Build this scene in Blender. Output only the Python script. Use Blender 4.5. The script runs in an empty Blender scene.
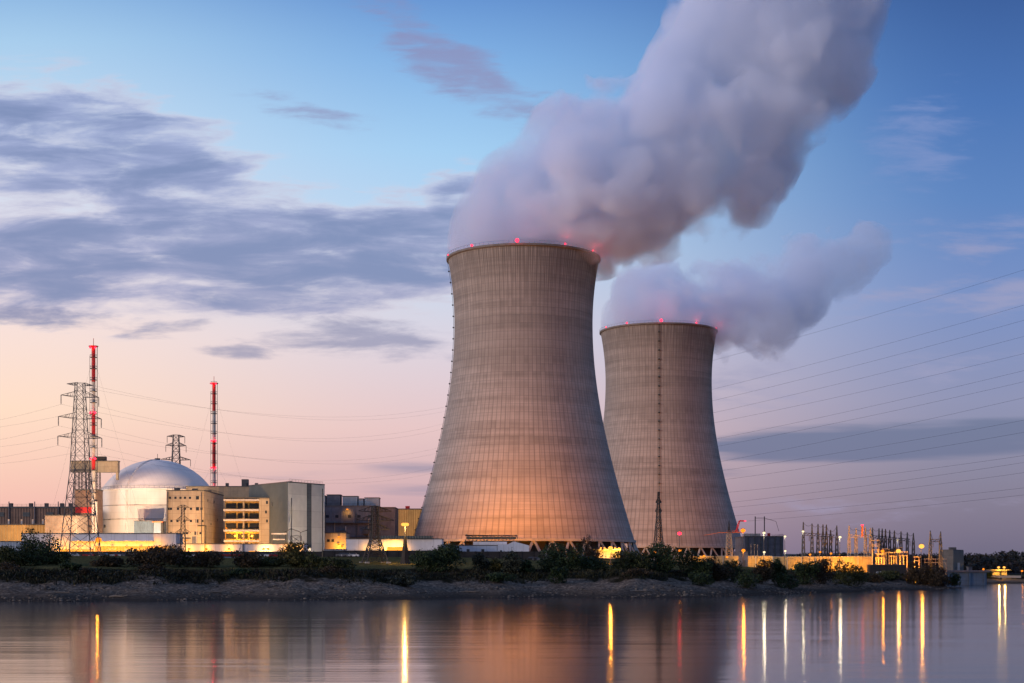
import bpy, bmesh, math, random
import numpy as np
from mathutils import Vector, Matrix, noise as mnoise

SC = bpy.context.scene
COL = SC.collection
R = math.radians
rng = random.Random(7)
F, CX, HY, EYE = 1500.0, 512.0, 568.0, 8.0     # focal length in pixels, axis column, horizon row, eye height

def at(px, py, Y):
    return Vector(((px - CX) / F * Y, Y, EYE + (HY - py) / F * Y))
def X(px, Y): return (px - CX) / F * Y
def Z(py, Y): return EYE + (HY - py) / F * Y

# ------------------------------------------------------------------ tagging
def tag(o, label=None, cat=None, group=None, kind=None):
    if label: o['label'] = label
    if cat: o['category'] = cat
    if group: o['group'] = group
    if kind: o['kind'] = kind
    return o
def empty(name, loc, label, cat, group=None, rz=0.0, kind=None):
    o = bpy.data.objects.new(name, None)
    o.empty_display_size = 1.0
    COL.objects.link(o)
    o.location = loc
    o.rotation_euler = (0, 0, rz)
    return tag(o, label, cat, group, kind)
def copy_tree(o, parent=None):
    c = o.copy(); COL.objects.link(c)
    if parent is not None: c.parent = parent
    for ch in [x for x in COL.objects if x.parent == o]:
        copy_tree(ch, c)
    return c

# ------------------------------------------------------------------ mesh builder
class MB:
    def __init__(s): s.v = []; s.f = []; s.m = []; s.mats = []; s.cur = 0; s.smooth = False
    def use(s, mat):
        if mat not in s.mats: s.mats.append(mat)
        s.cur = s.mats.index(mat)
    def add(s, vs, fs):
        b = len(s.v)
        s.v.extend(tuple(p) for p in vs)
        for f in fs:
            s.f.append(tuple(b + i for i in f)); s.m.append(s.cur)
    def box(s, c, size, rz=0.0):
        x, y, z = size[0] / 2, size[1] / 2, size[2] / 2
        cs, sn = math.cos(rz), math.sin(rz)
        vs = []
        for dz in (-z, z):
            for dx, dy in ((-x, -y), (x, -y), (x, y), (-x, y)):
                vs.append((c[0] + dx * cs - dy * sn, c[1] + dx * sn + dy * cs, c[2] + dz))
        s.add(vs, [(3, 2, 1, 0), (4, 5, 6, 7), (0, 1, 5, 4), (1, 2, 6, 5), (2, 3, 7, 6), (3, 0, 4, 7)])
    def prism(s, poly, z0, z1):
        n = len(poly)
        vs = [(p[0], p[1], z0) for p in poly] + [(p[0], p[1], z1) for p in poly]
        s.add(vs, [tuple(range(n - 1, -1, -1)), tuple(range(n, 2 * n))] + [(i, (i + 1) % n, n + (i + 1) % n, n + i) for i in range(n)])
    def bar(s, p, q, w, w2=None):
        p, q = Vector(p), Vector(q); d = q - p
        if d.length < 1e-6: return
        d.normalize()
        a = d.cross(Vector((0, 0, 1)))
        if a.length < 1e-3: a = Vector((1, 0, 0))
        a.normalize(); b = d.cross(a)
        w2 = w if w2 is None else w2
        vs = []
        for c, ww in ((p, w), (q, w2)):
            for sx, sy in ((-1, -1), (1, -1), (1, 1), (-1, 1)):
                vs.append(c + a * (sx * ww / 2) + b * (sy * ww / 2))
        s.add(vs, [(3, 2, 1, 0), (4, 5, 6, 7), (0, 1, 5, 4), (1, 2, 6, 5), (2, 3, 7, 6), (3, 0, 4, 7)])
    def tube(s, pts, r, n=6, r2=None, cap=True):
        pts = [Vector(p) for p in pts]; m = len(pts); vs = []
        for i, p in enumerate(pts):
            d = (pts[min(i + 1, m - 1)] - pts[max(i - 1, 0)]).normalized()
            a = d.cross(Vector((0, 0, 1)))
            if a.length < 1e-3: a = Vector((1, 0, 0))
            a.normalize(); b = d.cross(a)
            rr = r if r2 is None else r + (r2 - r) * i / (m - 1)
            for k in range(n):
                t = 2 * math.pi * k / n
                vs.append(p + a * (rr * math.cos(t)) + b * (rr * math.sin(t)))
        fs = [(i * n + k, i * n + (k + 1) % n, (i + 1) * n + (k + 1) % n, (i + 1) * n + k) for i in range(m - 1) for k in range(n)]
        if cap: fs += [tuple(range(n - 1, -1, -1)), tuple((m - 1) * n + k for k in range(n))]
        s.add(vs, fs)
    def lathe(s, prof, n, c=(0, 0, 0), closed=False):
        vs = []; m = len(prof)
        for r, z in prof:
            for k in range(n):
                t = 2 * math.pi * k / n
                vs.append((c[0] + r * math.cos(t), c[1] + r * math.sin(t), c[2] + z))
        rows = m if closed else m - 1
        fs = [(i * n + k, i * n + (k + 1) % n, ((i + 1) % m) * n + (k + 1) % n, ((i + 1) % m) * n + k) for i in range(rows) for k in range(n)]
        s.add(vs, fs)
    def ball(s, c, r, n=10, m=6, sz=1.0):
        s.lathe([(max(r * math.sin(math.pi * i / m), 0.001), -r * sz * math.cos(math.pi * i / m)) for i in range(m + 1)], n, c)
    def build(s, name, mat=None, parent=None, smooth=False, loc=None):
        me = bpy.data.meshes.new(name)
        me.from_pydata(s.v, [], s.f)
        for mm in (s.mats or [mat]): me.materials.append(mm)
        if s.mats: me.polygons.foreach_set('material_index', s.m)
        if smooth: me.polygons.foreach_set('use_smooth', [True] * len(me.polygons))
        me.update()
        o = bpy.data.objects.new(name, me); COL.objects.link(o)
        if parent is not None: o.parent = parent
        if loc is not None: o.location = loc
        return o

# ------------------------------------------------------------------ materials
def srgb(r, g, b):
    f = lambda c: (c / 255 / 12.92) if c / 255 <= 0.04045 else ((c / 255 + 0.055) / 1.055) ** 2.4
    return (f(r), f(g), f(b), 1.0)
def new_mat(name):
    m = bpy.data.materials.new(name); m.use_nodes = True
    nt = m.node_tree; nt.nodes.clear()
    out = nt.nodes.new('ShaderNodeOutputMaterial')
    return m, nt, out
class NT:
    """short-hand for wiring nodes"""
    def __init__(s, nt): s.nt = nt
    def n(s, t, **kw):
        x = s.nt.nodes.new(t)
        for k, v in kw.items(): setattr(x, k, v)
        return x
    def put(s, sock, v):
        if isinstance(v, bpy.types.NodeSocket): s.nt.links.new(v, sock)
        elif v is not None: sock.default_value = v
    def math(s, op, a, b=None, c=None, clamp=False):
        x = s.n('ShaderNodeMath', operation=op, use_clamp=clamp)
        s.put(x.inputs[0], a); s.put(x.inputs[1], b); s.put(x.inputs[2], c)
        return x.outputs[0]
    def mix(s, f, a, b, blend='MIX'):
        x = s.n('ShaderNodeMix', data_type='RGBA', blend_type=blend)
        s.put(x.inputs[0], f); s.put(x.inputs[6], a); s.put(x.inputs[7], b)
        return x.outputs[2]
    def sstep(s, v, lo, hi, a=0.0, b=1.0):
        x = s.n('ShaderNodeMapRange', interpolation_type='SMOOTHSTEP')
        s.put(x.inputs[0], v); s.put(x.inputs[1], lo); s.put(x.inputs[2], hi); s.put(x.inputs[3], a); s.put(x.inputs[4], b)
        return x.outputs[0]
    def noise(s, vec, scale, detail=4.0, rough=0.55, dist=0.0):
        x = s.n('ShaderNodeTexNoise')
        s.put(x.inputs['Vector'], vec); s.put(x.inputs['Scale'], scale); s.put(x.inputs['Detail'], detail)
        s.put(x.inputs['Roughness'], rough); s.put(x.inputs['Distortion'], dist)
        return x.outputs['Fac']
    def mapping(s, vec, loc=(0, 0, 0), rot=(0, 0, 0), scale=(1, 1, 1)):
        x = s.n('ShaderNodeMapping')
        s.put(x.inputs[0], vec); x.inputs[1].default_value = loc; x.inputs[2].default_value = rot; x.inputs[3].default_value = scale
        return x.outputs[0]
    def sep(s, v):
        x = s.n('ShaderNodeSeparateXYZ'); s.put(x.inputs[0], v); return x.outputs
    def comb(s, a, b, c):
        x = s.n('ShaderNodeCombineXYZ'); s.put(x.inputs[0], a); s.put(x.inputs[1], b); s.put(x.inputs[2], c); return x.outputs[0]
    def bump(s, h, dist=0.1, strength=0.5):
        x = s.n('ShaderNodeBump'); s.put(x.inputs['Height'], h); x.inputs['Distance'].default_value = dist; x.inputs['Strength'].default_value = strength
        return x.outputs[0]
    def pbsdf(s, out, color, rough=0.7, metal=0.0, normal=None, spec=None):
        p = s.n('ShaderNodeBsdfPrincipled')
        s.put(p.inputs['Base Color'], color); s.put(p.inputs['Roughness'], rough); s.put(p.inputs['Metallic'], metal)
        if normal is not None: s.put(p.inputs['Normal'], normal)
        if spec is not None: s.put(p.inputs['Specular IOR Level'], spec)
        s.nt.links.new(p.outputs[0], out.inputs[0])
        return p

def mul(c, k): return (c[0] * k, c[1] * k, c[2] * k, 1.0)

def paint(name, col, rough=0.6, metal=0.0, vary=0.25, scale=0.35, streak=0.0, panel=None, rib=None, bump=0.0, spec=.3, pk=.8):
    """a painted / clad / concrete surface: blotchy wear, optional rain streaks, panel joints or cladding ribs"""
    m, nt, out = new_mat(name); t = NT(nt)
    co = t.n('ShaderNodeTexCoord').outputs['Object']
    x, y, z = t.sep(co)
    h = t.math('ADD', x, t.math('MULTIPLY', y, 0.83))
    c = col + (1.0,) if len(col) == 3 else col
    n1 = t.noise(co, scale, 6.0, 0.6)
    f = t.sstep(n1, 0.3, 0.75)
    base = t.mix(f, mul(c, 1.0 - vary), mul(c, 1.0 + vary * 0.6))
    if streak:
        sv = t.comb(t.math('MULTIPLY', h, 1.3), 0.0, t.math('MULTIPLY', z, 0.08))
        n2 = t.noise(sv, 1.0, 4.0, 0.65)
        base = t.mix(t.sstep(n2, 0.5, 0.8, 0.0, streak), base, mul(c, 0.35))
    hgt = None
    if panel:
        b = t.n('ShaderNodeTexBrick', offset=0.0)
        t.put(b.inputs['Vector'], t.comb(h, z, 0.0))
        b.inputs['Scale'].default_value = 1.0
        b.inputs['Mortar Size'].default_value = 0.06
        b.inputs['Brick Width'].default_value = panel[0]; b.inputs['Row Height'].default_value = panel[1]
        b.inputs['Color1'].default_value = (1, 1, 1, 1); b.inputs['Color2'].default_value = (0.86, 0.86, 0.86, 1); b.inputs['Mortar'].default_value = (0.5, 0.5, 0.5, 1)
        base = t.mix(pk, base, b.outputs['Color'], 'MULTIPLY')
    nrm = None
    if rib:
        w = t.math('SINE', t.math('MULTIPLY', h, 2 * math.pi / rib))
        nrm = t.bump(w, 0.08, 0.7)
        base = t.mix(t.sstep(w, 0.5, 1.0, 0.0, 0.25), base, mul(c, 0.55))
    elif bump:
        nrm = t.bump(t.noise(co, 3.0, 5.0, 0.7), bump, 0.6)
    t.pbsdf(out, base, rough, metal, nrm, spec)
    return m

def emit(name, col, strength):
    m, nt, out = new_mat(name)
    e = nt.nodes.new('ShaderNodeEmission'); e.inputs[0].default_value = col + (1,); e.inputs[1].default_value = strength
    nt.links.new(e.outputs[0], out.inputs[0])
    return m

def leaf_mat(name, c1, c2):
    m, nt, out = new_mat(name); t = NT(nt)
    g = t.n('ShaderNodeNewGeometry'); co = t.n('ShaderNodeTexCoord').outputs['Object']
    f = t.math('ADD', t.math('MULTIPLY', g.outputs['Random Per Island'], 0.6), t.math('MULTIPLY', t.noise(co, 0.5, 3.0), 0.5))
    col = t.mix(t.sstep(f, 0.2, 0.95), c1 + (1,), c2 + (1,))
    p = t.pbsdf(out, col, 0.65, spec=0.2)
    p.inputs['Subsurface Weight'].default_value = 0.0
    return m

M = {}
M['beige'] = paint('beige_panels', (.47, .375, .26), .75, vary=.12, streak=.35, panel=(3.4, 2.6))
M['beige_dark'] = paint('beige_dark_panels', (.34, .27, .18), .75, vary=.15, streak=.35, panel=(3.4, 2.6))
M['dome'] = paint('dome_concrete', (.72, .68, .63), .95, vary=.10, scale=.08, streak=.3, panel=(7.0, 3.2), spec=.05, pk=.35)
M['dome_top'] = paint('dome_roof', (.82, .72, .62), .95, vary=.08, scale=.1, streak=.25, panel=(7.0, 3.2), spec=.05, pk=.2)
M['slate_clad'] = paint('slate_cladding', (.085, .096, .088), .55, vary=.12, rib=1.1, streak=.2)
M['pale_clad'] = paint('pale_cladding', (.58, .555, .49), .55, vary=.08, rib=1.1, streak=.15, panel=(60, 7.0))
M['fence'] = paint('fence_boards', (.022, .021, .022), .8, vary=.3, streak=.2)
M['dark_strip'] = paint('dark_strip', (.09, .10, .10), .5, vary=.2, panel=(30, 1.6))
M['brown'] = paint('brown_cladding', (.17, .105, .075), .65, vary=.2, rib=1.3, streak=.3, panel=(9, 8))
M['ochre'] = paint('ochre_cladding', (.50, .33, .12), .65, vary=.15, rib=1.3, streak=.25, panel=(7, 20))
M['white'] = paint('white_panels', (.66, .62, .60), .6, vary=.08, streak=.3, panel=(5, 12))
M['cool_white'] = paint('cool_white_panels', (.52, .56, .62), .6, vary=.08, streak=.25, panel=(4, 9))
M['pump_wall'] = paint('pump_house_concrete', (.11, .105, .10), .85, vary=.15, streak=.3, panel=(4, 4))
M['annexe_blue'] = paint('annexe_blue_panels', (.10, .145, .19), .7, vary=.15, rib=.8, streak=.2)
M['bluegrey'] = paint('bluegrey_panels', (.25, .31, .38), .6, vary=.15, rib=.6, streak=.25)
M['mauve_dark'] = paint('dark_concrete', (.135, .14, .165), .75, vary=.25, streak=.45, panel=(7, 4.5))
M['roofing'] = paint('roofing', (.10, .095, .09), .85, vary=.3)
M['steel'] = paint('galvanised_steel', (.075, .075, .078), .6, .3, vary=.2)
M['dark_steel'] = paint('dark_steel', (.03, .028, .028), .6, .3, vary=.2)
M['red'] = paint('red_paint', (.42, .022, .02), .5, vary=.2)
M['mast_white'] = paint('mast_white_paint', (.46, .41, .36), .55, vary=.15)
M['rust'] = paint('weathered_grey_paint', (.27, .22, .18), .6, vary=.3, streak=.3)
M['orange_paint'] = paint('orange_paint', (.55, .14, .04), .5, vary=.2)
M['glass'] = paint('window_glass', (.03, .035, .045), .15, vary=.2)
M['concrete'] = paint('concrete', (.34, .32, .29), .85, vary=.2, streak=.3, bump=.05)
M['weir'] = paint('weir_concrete', (.09, .155, .235), .8, vary=.15, streak=.3, panel=(9, 30))
M['rim'] = paint('rim_concrete', (.17, .155, .14), .85, vary=.2, streak=.3)
M['cable'] = paint('cable_metal', (.05, .05, .055), .5, .5, vary=.1)
M['ceramic'] = paint('insulator_ceramic', (.11, .075, .06), .3, vary=.1)
M['rubber'] = paint('tyre_rubber', (.02, .02, .02), .9, vary=.1)
M['stone_dark'] = paint('wet_stone', (.05, .045, .04), .8, vary=.4, scale=1.5, spec=.1)
M['stone_pale'] = paint('dry_stone', (.15, .125, .10), .9, vary=.3, scale=1.5, spec=.05)
M['driftwood'] = paint('driftwood', (.16, .135, .11), .9, vary=.3, scale=2.0, spec=.1)
M['bark'] = paint('bark', (.055, .042, .032), .95, vary=.4, scale=1.5)
M['yellow_wall'] = paint('sodium_tinted_concrete', (.36, .27, .13), .85, vary=.25, streak=.6, panel=(4, 20))  # sodium lamp yellow put into the colour of pale concrete
M['lamp_orange'] = emit('sodium_lamp', (1.0, .25, .015), 1.7)
M['lamp_warm'] = emit('warm_lamp', (1.0, .42, .07), 1.9)
M['lamp_white'] = emit('white_lamp', (1.0, .80, .46), 1.6)
M['lamp_red'] = emit('red_beacon', (1.0, .02, .05), 5)
M['lit_opening'] = emit('lit_doorway', (1.0, .36, .04), 1.5)

# cooling tower concrete: lift joints, rib shadow and joint dirt painted as meridian lines, rain streaks
def tower_concrete():
    m, nt, out = new_mat('cooling_tower_concrete'); t = NT(nt)
    co = t.n('ShaderNodeTexCoord').outputs['Object']
    x, y, z = t.sep(co)
    ang = t.math('ARCTAN2', y, x)
    def lines(v, period, width):
        fr = t.math('FRACT', t.math('DIVIDE', v, period))
        d = t.math('MINIMUM', fr, t.math('SUBTRACT', 1.0, fr))
        return t.sstep(d, width * .4, width, 1.0, 0.0)
    mer = lines(ang, 2 * math.pi / 112, .11)
    ring = lines(z, 4.15, .075)
    ring2 = lines(z, 1.38, .10)
    angs = t.math('MULTIPLY', ang, 40.0)
    lift = t.noise(t.comb(t.math('MULTIPLY', ang, .35), 0.0, t.math('MULTIPLY', z, .20)), 1.0, 5.0, .65)
    blot = t.noise(co, .035, 6.0, .6)
    strk = t.noise(t.comb(angs, 0.0, t.math('MULTIPLY', z, .035)), 1.0, 4.0, .6)
    strk2 = t.noise(t.comb(t.math('MULTIPLY', ang, 95.0), 3.0, t.math('MULTIPLY', z, .02)), 1.0, 3.0, .6)
    pan = t.noise(t.comb(t.math('FLOOR', t.math('MULTIPLY', ang, 112 / (2 * math.pi))), t.math('FLOOR', t.math('DIVIDE', z, 4.15)), 0.5), 1.37, 0.0)
    c0 = (.34, .30, .265, 1)
    col = t.mix(t.sstep(lift, .28, .70), mul(c0, .58), mul(c0, 1.14))
    col = t.mix(t.sstep(blot, .35, .75, 0, .5), col, mul(c0, .75))
    col = t.mix(t.sstep(strk, .42, .76, 0, .5), col, mul(c0, .52))
    col = t.mix(t.sstep(pan, .35, .7, 0, .25), col, mul(c0, 1.25))
    top = t.sstep(z, 100.0, 157.0)      # soot runs hanging from the rim
    col = t.mix(t.math('MULTIPLY', t.sstep(strk2, .40, .60, 0, .92), t.math('MULTIPLY', top, top)), col, mul(c0, .33))
    band = t.math('MULTIPLY', t.sstep(z, 96, 106), t.sstep(z, 122, 130, 1, 0))
    col = t.mix(t.math('MULTIPLY', band, .3), col, mul(c0, .55))
    col = t.mix(t.math('MULTIPLY', mer, .56), col, mul(c0, .34))
    col = t.mix(t.math('MULTIPLY', ring, .20), col, mul(c0, .38))
    col = t.mix(t.math('MULTIPLY', ring2, .10), col, mul(c0, .4))
    h = t.math('SUBTRACT', t.math('MULTIPLY', blot, .3), t.math('ADD', mer, t.math('MULTIPLY', ring, .6)))
    t.pbsdf(out, col, .9, 0, t.bump(h, .12, .4), spec=.25)
    return m
M['tower'] = tower_concrete()

# ------------------------------------------------------------------ terrain
SHORE_PX = [(0, 601.5), (60, 602), (100, 601), (150, 601.4), (230, 600), (290, 600.6), (330, 600), (380, 599.6), (430, 599.6), (470, 597.6), (500, 598.3), (560, 596.8),
            (600, 598.4), (640, 598), (690, 597.6), (720, 597), (760, 595), (790, 594), (825, 592), (850, 592), (890, 590.4), (920, 590), (945, 588.8), (965, 588.2)]
SH = [(-4000., 300.), (-900., 335.), (-300., 352.)] + [(X(px, EYE * F / (py - HY)), EYE * F / (py - HY)) for px, py in SHORE_PX]
SH += [(181.6, 620.), (184., 665.), (192., 705.), (224., 708.), (228., 730.), (234., 760.), (243., 772.), (263., 776.), (300., 790.), (800., 850.), (6000., 1100.)]
SHX = np.array([p[0] for p in SH]); SHY = np.array([p[1] for p in SH])
def shore_s(x, y):
    """signed distance inland from the water's edge"""
    x = np.asarray(x, float); y = np.asarray(y, float)
    best = np.full(x.shape, 1e9)
    for i in range(len(SH) - 1):
        ax, ay, bx, by = SHX[i], SHY[i], SHX[i + 1], SHY[i + 1]
        dx, dy = bx - ax, by - ay
        tt = np.clip(((x - ax) * dx + (y - ay) * dy) / (dx * dx + dy * dy), 0, 1)
        best = np.minimum(best, np.hypot(x - ax - tt * dx, y - ay - tt * dy))
    return np.where(y > np.interp(x, SHX, SHY), best, -best)
def ground(x, y):
    s = shore_s(x, y)
    plat = np.interp(x, [-4000, 80, 165, 215, 6000], [12, 12, 8, 5.2, 5.2])
    shape = np.interp(s, [-60, 0, 5, 26, 31, 60, 140, 5000], [-.35, 0, .05, .36, .50, .67, 1, 1])
    w = np.interp(s, [0, 5, 12, 34, 60, 110], [0, .25, 1, 1, .5, .08])
    b = .30 * np.sin(x * .21 + 1.3 * np.sin(y * .11)) * np.sin(y * .23 + x * .05) + .22 * np.sin(x * .63 + y * .31) * np.sin(x * .17 - y * .47)
    return plat * shape + w * b
def G(x, y): return float(ground(np.array([x]), np.array([y]))[0])

def build_ground():
    xs = np.concatenate([np.linspace(-4000, -400, 16)[:-1], np.arange(-400, -160, 8.), np.arange(-160, 260, 1.6), np.arange(260, 420, 8.), np.linspace(420, 6000, 18)])
    ys = np.concatenate([np.linspace(-300, 330, 5)[:-1], np.arange(330, 470, 1.3), np.arange(470, 640, 2.2), np.arange(640, 840, 6.), np.linspace(840, 9000, 24)])
    gx, gy = np.meshgrid(xs, ys)
    gz = ground(gx.ravel(), gy.ravel())
    s = shore_s(gx.ravel(), gy.ravel())
    for i in np.nonzero((s > 3) & (s < 75))[0]:
        p = Vector((gx.flat[i] * .16, gy.flat[i] * .16, 0))
        k = min((s[i] - 3) / 8, 1)
        gz[i] += k * (.38 * mnoise.fractal(p, .8, 2.1, 4) + .35 * max(0, mnoise.noise(Vector((gx.flat[i] * .05, gy.flat[i] * .45, 2.0)))))
    nx, ny = len(xs), len(ys)
    verts = np.stack([gx.ravel(), gy.ravel(), gz], 1)
    ii = np.arange(nx * ny).reshape(ny, nx)
    faces = np.stack([ii[:-1, :-1].ravel(), ii[:-1, 1:].ravel(), ii[1:, 1:].ravel(), ii[1:, :-1].ravel()], 1)
    me = bpy.data.meshes.new('ground'); me.from_pydata(verts.tolist(), [], faces.tolist())
    me.polygons.foreach_set('use_smooth', [True] * len(me.polygons))
    a = me.attributes.new('inland', 'FLOAT', 'POINT'); a.data.foreach_set('value', s.astype(np.float32))
    m, nt, out = new_mat('river_bank'); t = NT(nt)
    co = t.n('ShaderNodeTexCoord').outputs['Object']
    inl = t.n('ShaderNodeAttribute', attribute_name='inland').outputs['Fac']
    n1 = t.noise(co, .12, 6., .62); n2 = t.noise(co, .9, 5., .7); n3 = t.noise(t.mapping(co, scale=(.25, 1.6, 1.6)), .9, 4., .6)
    sand = t.mix(t.sstep(n2, .3, .7), (.085, .062, .044, 1), (.27, .21, .155, 1))
    sand = t.mix(t.sstep(n3, .5, .68, 0, .6), sand, (.035, .03, .027, 1))
    sand = t.mix(t.sstep(t.math('ADD', inl, t.math('MULTIPLY', n3, 6.0)), 4.0, 20., .88, 0.0), sand, (.030, .025, .021, 1))
    stone = t.n('ShaderNodeTexVoronoi', feature='F1'); t.put(stone.inputs['Vector'], co); stone.inputs['Scale'].default_value = 1.1
    sand = t.mix(t.sstep(stone.outputs['Distance'], .25, .6, 0, .55), sand, (.045, .036, .029, 1))      # wet strip
    grass = t.mix(t.sstep(n2, .3, .7), (.045, .040, .018, 1), (.12, .105, .042, 1))
    grass = t.mix(t.sstep(n1, .45, .7, 0, .7), grass, (.06, .058, .022, 1))
    edge = t.math('ADD', inl, t.math('MULTIPLY', t.math('SUBTRACT', n1, .5), 26.0))
    edge = t.math('ADD', edge, t.math('MULTIPLY', t.math('SUBTRACT', n2, .5), 9.0))
    scrub = t.mix(t.sstep(n2, .3, .7), (.010, .009, .006, 1), (.026, .022, .012, 1))
    grass = t.mix(t.sstep(edge, 48., 58.), scrub, grass)
    col = t.mix(t.sstep(edge, 25., 29.), sand, grass)
    yard = t.mix(t.sstep(n2, .3, .7), (.020, .019, .018, 1), (.038, .035, .032, 1))
    col = t.mix(t.sstep(edge, 150., 162.), col, yard)
    hh = t.math('ADD', n2, t.math('MULTIPLY', n3, .8))
    t.pbsdf(out, col, .92, 0, t.bump(hh, .35, .7), spec=0.0)
    me.materials.append(m)
    o = bpy.data.objects.new('ground', me); COL.objects.link(o); tag(o, kind='structure')
build_ground()

def build_water():
    b = MB(); b.add([(-4000, -300, 0), (6000, -300, 0), (6000, 1200, 0), (-4000, 1200, 0)], [(0, 1, 2, 3)])
    m, nt, out = new_mat('river_water'); t = NT(nt)
    co = t.n('ShaderNodeTexCoord').outputs['Object']
    n1 = t.noise(t.mapping(co, scale=(.05, 1.9, 1)), 1.0, 2., .5)
    n2 = t.noise(t.mapping(co, loc=(40, 7, 0), scale=(.012, .16, 1)), 1.0, 3., .55)
    n3 = t.noise(t.mapping(co, loc=(9, 70, 0), scale=(.10, .5, 1)), 1.0, 2., .5)
    calm = t.sstep(t.noise(t.mapping(co, scale=(.005, .03, 1)), 1.0, 3., .5), .35, .7, .75, 1.15)
    sy = t.math('ADD', t.math('MULTIPLY', t.math('SUBTRACT', n1, .5), .064), t.math('MULTIPLY', t.math('SUBTRACT', n2, .5), .022))
    sx = t.math('MULTIPLY', t.math('SUBTRACT', n3, .5), .006)
    nv = t.n('ShaderNodeVectorMath', operation='NORMALIZE'); t.put(nv.inputs[0], t.comb(sx, t.math('MULTIPLY', sy, calm), 1.0))
    p = t.pbsdf(out, (.008, .011, .016, 1), .10, 0, nv.outputs[0])
    p.inputs['IOR'].default_value = 1.33
    o = b.build('river_water', m); tag(o, kind='structure')
build_water()

# ------------------------------------------------------------------ sky
SUN_EL, SUN_AZ_VEC = R(8), Vector((-.90, -.43, 0)).normalized()
def build_world():
    w = bpy.data.worlds.new('World'); SC.world = w; w.use_nodes = True
    nt = w.node_tree; nt.nodes.clear(); t = NT(nt)
    out = nt.nodes.new('ShaderNodeOutputWorld')
    d = t.n('ShaderNodeTexCoord').outputs['Generated']
    x, y, z = t.sep(d)
    ys = t.math('MAXIMUM', t.math('ABSOLUTE', y), .12)
    u = t.math('DIVIDE', x, ys); v = t.math('DIVIDE', z, ys)
    def ramp(stops):
        r = t.n('ShaderNodeValToRGB'); e = r.color_ramp.elements
        r.color_ramp.interpolation = 'B_SPLINE' if False else 'LINEAR'
        while len(e) > 1: e.remove(e[-1])
        for i, (py, c) in enumerate(sorted(stops, key=lambda q: -q[0])):
            pos = min(max((HY - py) / F / .8, 0), 1)
            el = e[0] if i == 0 else e.new(pos)
            el.position = pos; el.color = srgb(*c)
        t.put(r.inputs[0], t.math('DIVIDE', v, .8))
        return r.outputs[0]
    L = ramp([(568, (222, 170, 172)), (500, (244, 192, 182)), (410, (255, 220, 198)), (330, (248, 222, 216)), (250, (226, 222, 236)), (120, (194, 218, 241)), (40, (166, 204, 237)), (-40, (118, 166, 220)), (-260, (112, 152, 216)), (-632, (108, 142, 208))])
    C = ramp([(568, (160, 136, 162)), (500, (200, 166, 180)), (430, (226, 192, 198)), (340, (216, 208, 224)), (250, (190, 214, 240)), (150, (160, 204, 242)), (60, (124, 174, 228)), (-20, (84, 134, 204)), (-260, (104, 146, 216)), (-632, (100, 138, 208))])
    Rr = ramp([(568, (102, 104, 130)), (500, (114, 117, 150)), (400, (126, 134, 178)), (300, (106, 132, 192)), (200, (74, 120, 188)), (100, (50, 102, 176)), (0, (30, 80, 152)), (-100, (30, 74, 146)), (-260, (74, 116, 190)), (-632, (78, 116, 190))])
    sky = t.mix(t.sstep(u, -.36, -.02), L, C)
    sky = t.mix(t.sstep(u, -.06, .33), sky, Rr)
    east = t.mix(t.sstep(z, .0, .75), srgb(150, 158, 186), srgb(116, 146, 208))
    sky = t.mix(t.sstep(y, .10, -.25), sky, east)
    # clouds: soft masses placed by direction, broken up with streaky noise
    uv = t.comb(u, v, 0.0)
    wob = t.noise(t.mapping(uv, scale=(9, 16, 1)), 1.0, 3., .5)
    def blob(px, py, rx, ry, rot, amt):
        mp = t.n('ShaderNodeMapping', vector_type='TEXTURE')
        t.put(mp.inputs[0], uv)
        mp.inputs[1].default_value = ((px - CX) / F, (HY - py) / F, 0); mp.inputs[2].default_value = (0, 0, R(rot)); mp.inputs[3].default_value = (rx / F, ry / F, 1)
        ln = t.n('ShaderNodeVectorMath', operation='LENGTH'); t.put(ln.inputs[0], mp.outputs[0])
        return t.sstep(ln.outputs['Value'], 1.25, .25, 0, amt)
    def total(bs):
        acc = None
        for q in bs:
            k = blob(*q); acc = k if acc is None else t.math('MAXIMUM', acc, k)
        return acc
    # v grows upwards, so a negative rotation runs down to the right
    big = total([(30, 140, 170, 75, -12, .86), (150, 170, 190, 80, -26, .98), (60, 262, 230, 74, -2, 1.0), (260, 252, 230, 76, -6, 1.06), (400, 250, 150, 66, 2, 1.08), (455, 206, 50, 44, 30, 1.0),
                 (250, 296, 200, 30, -2, .9)])
    small = total([(350, 338, 150, 32, -2, .78), (235, 352, 60, 12, 0, .75), (60, 318, 150, 18, -3, .7), (190, 326, 90, 14, 0, .6), (300, 112, 140, 24, -16, .45), (135, 327, 70, 15, -4, .6), (450, 66, 140, 46, -32, .72), (535, 106, 100, 28, -14, .6), (412, 34, 50, 36, -50, .70),
                   (925, 140, 90, 70, 24, .62), (1010, 300, 110, 34, 8, .66), (920, 300, 130, 30, 6, .55), (970, 235, 150, 40, 8, .55), (760, 390, 160, 40, 4, .5), (930, 370, 160, 26, 6, .5), (860, 510, 220, 26, 2, .45)])
    band = total([(900, 441, 260, 26, 2, 1.15), (1010, 432, 180, 22, 2, 1.05), (270, 474, 150, 9, 1, .55), (410, 468, 90, 12, 1, .6), (430, 490, 120, 12, 1, .5), (800, 455, 120, 13, 2, .8), (640, 470, 160, 20, 0, .6)])
    st = t.mapping(uv, rot=(0, 0, R(9)), scale=(12, 60, 1))
    n1 = t.noise(st, 1.0, 7., .58, .35)
    n2 = t.noise(t.mapping(uv, loc=(3, 1, 0), rot=(0, 0, R(-14)), scale=(22, 96, 1)), 1.0, 7., .62, .3)
    nn = t.math('ADD', t.math('MULTIPLY', n1, .6), t.math('MULTIPLY', n2, .4))
    dn = t.math('SUBTRACT', nn, .5)
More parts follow.
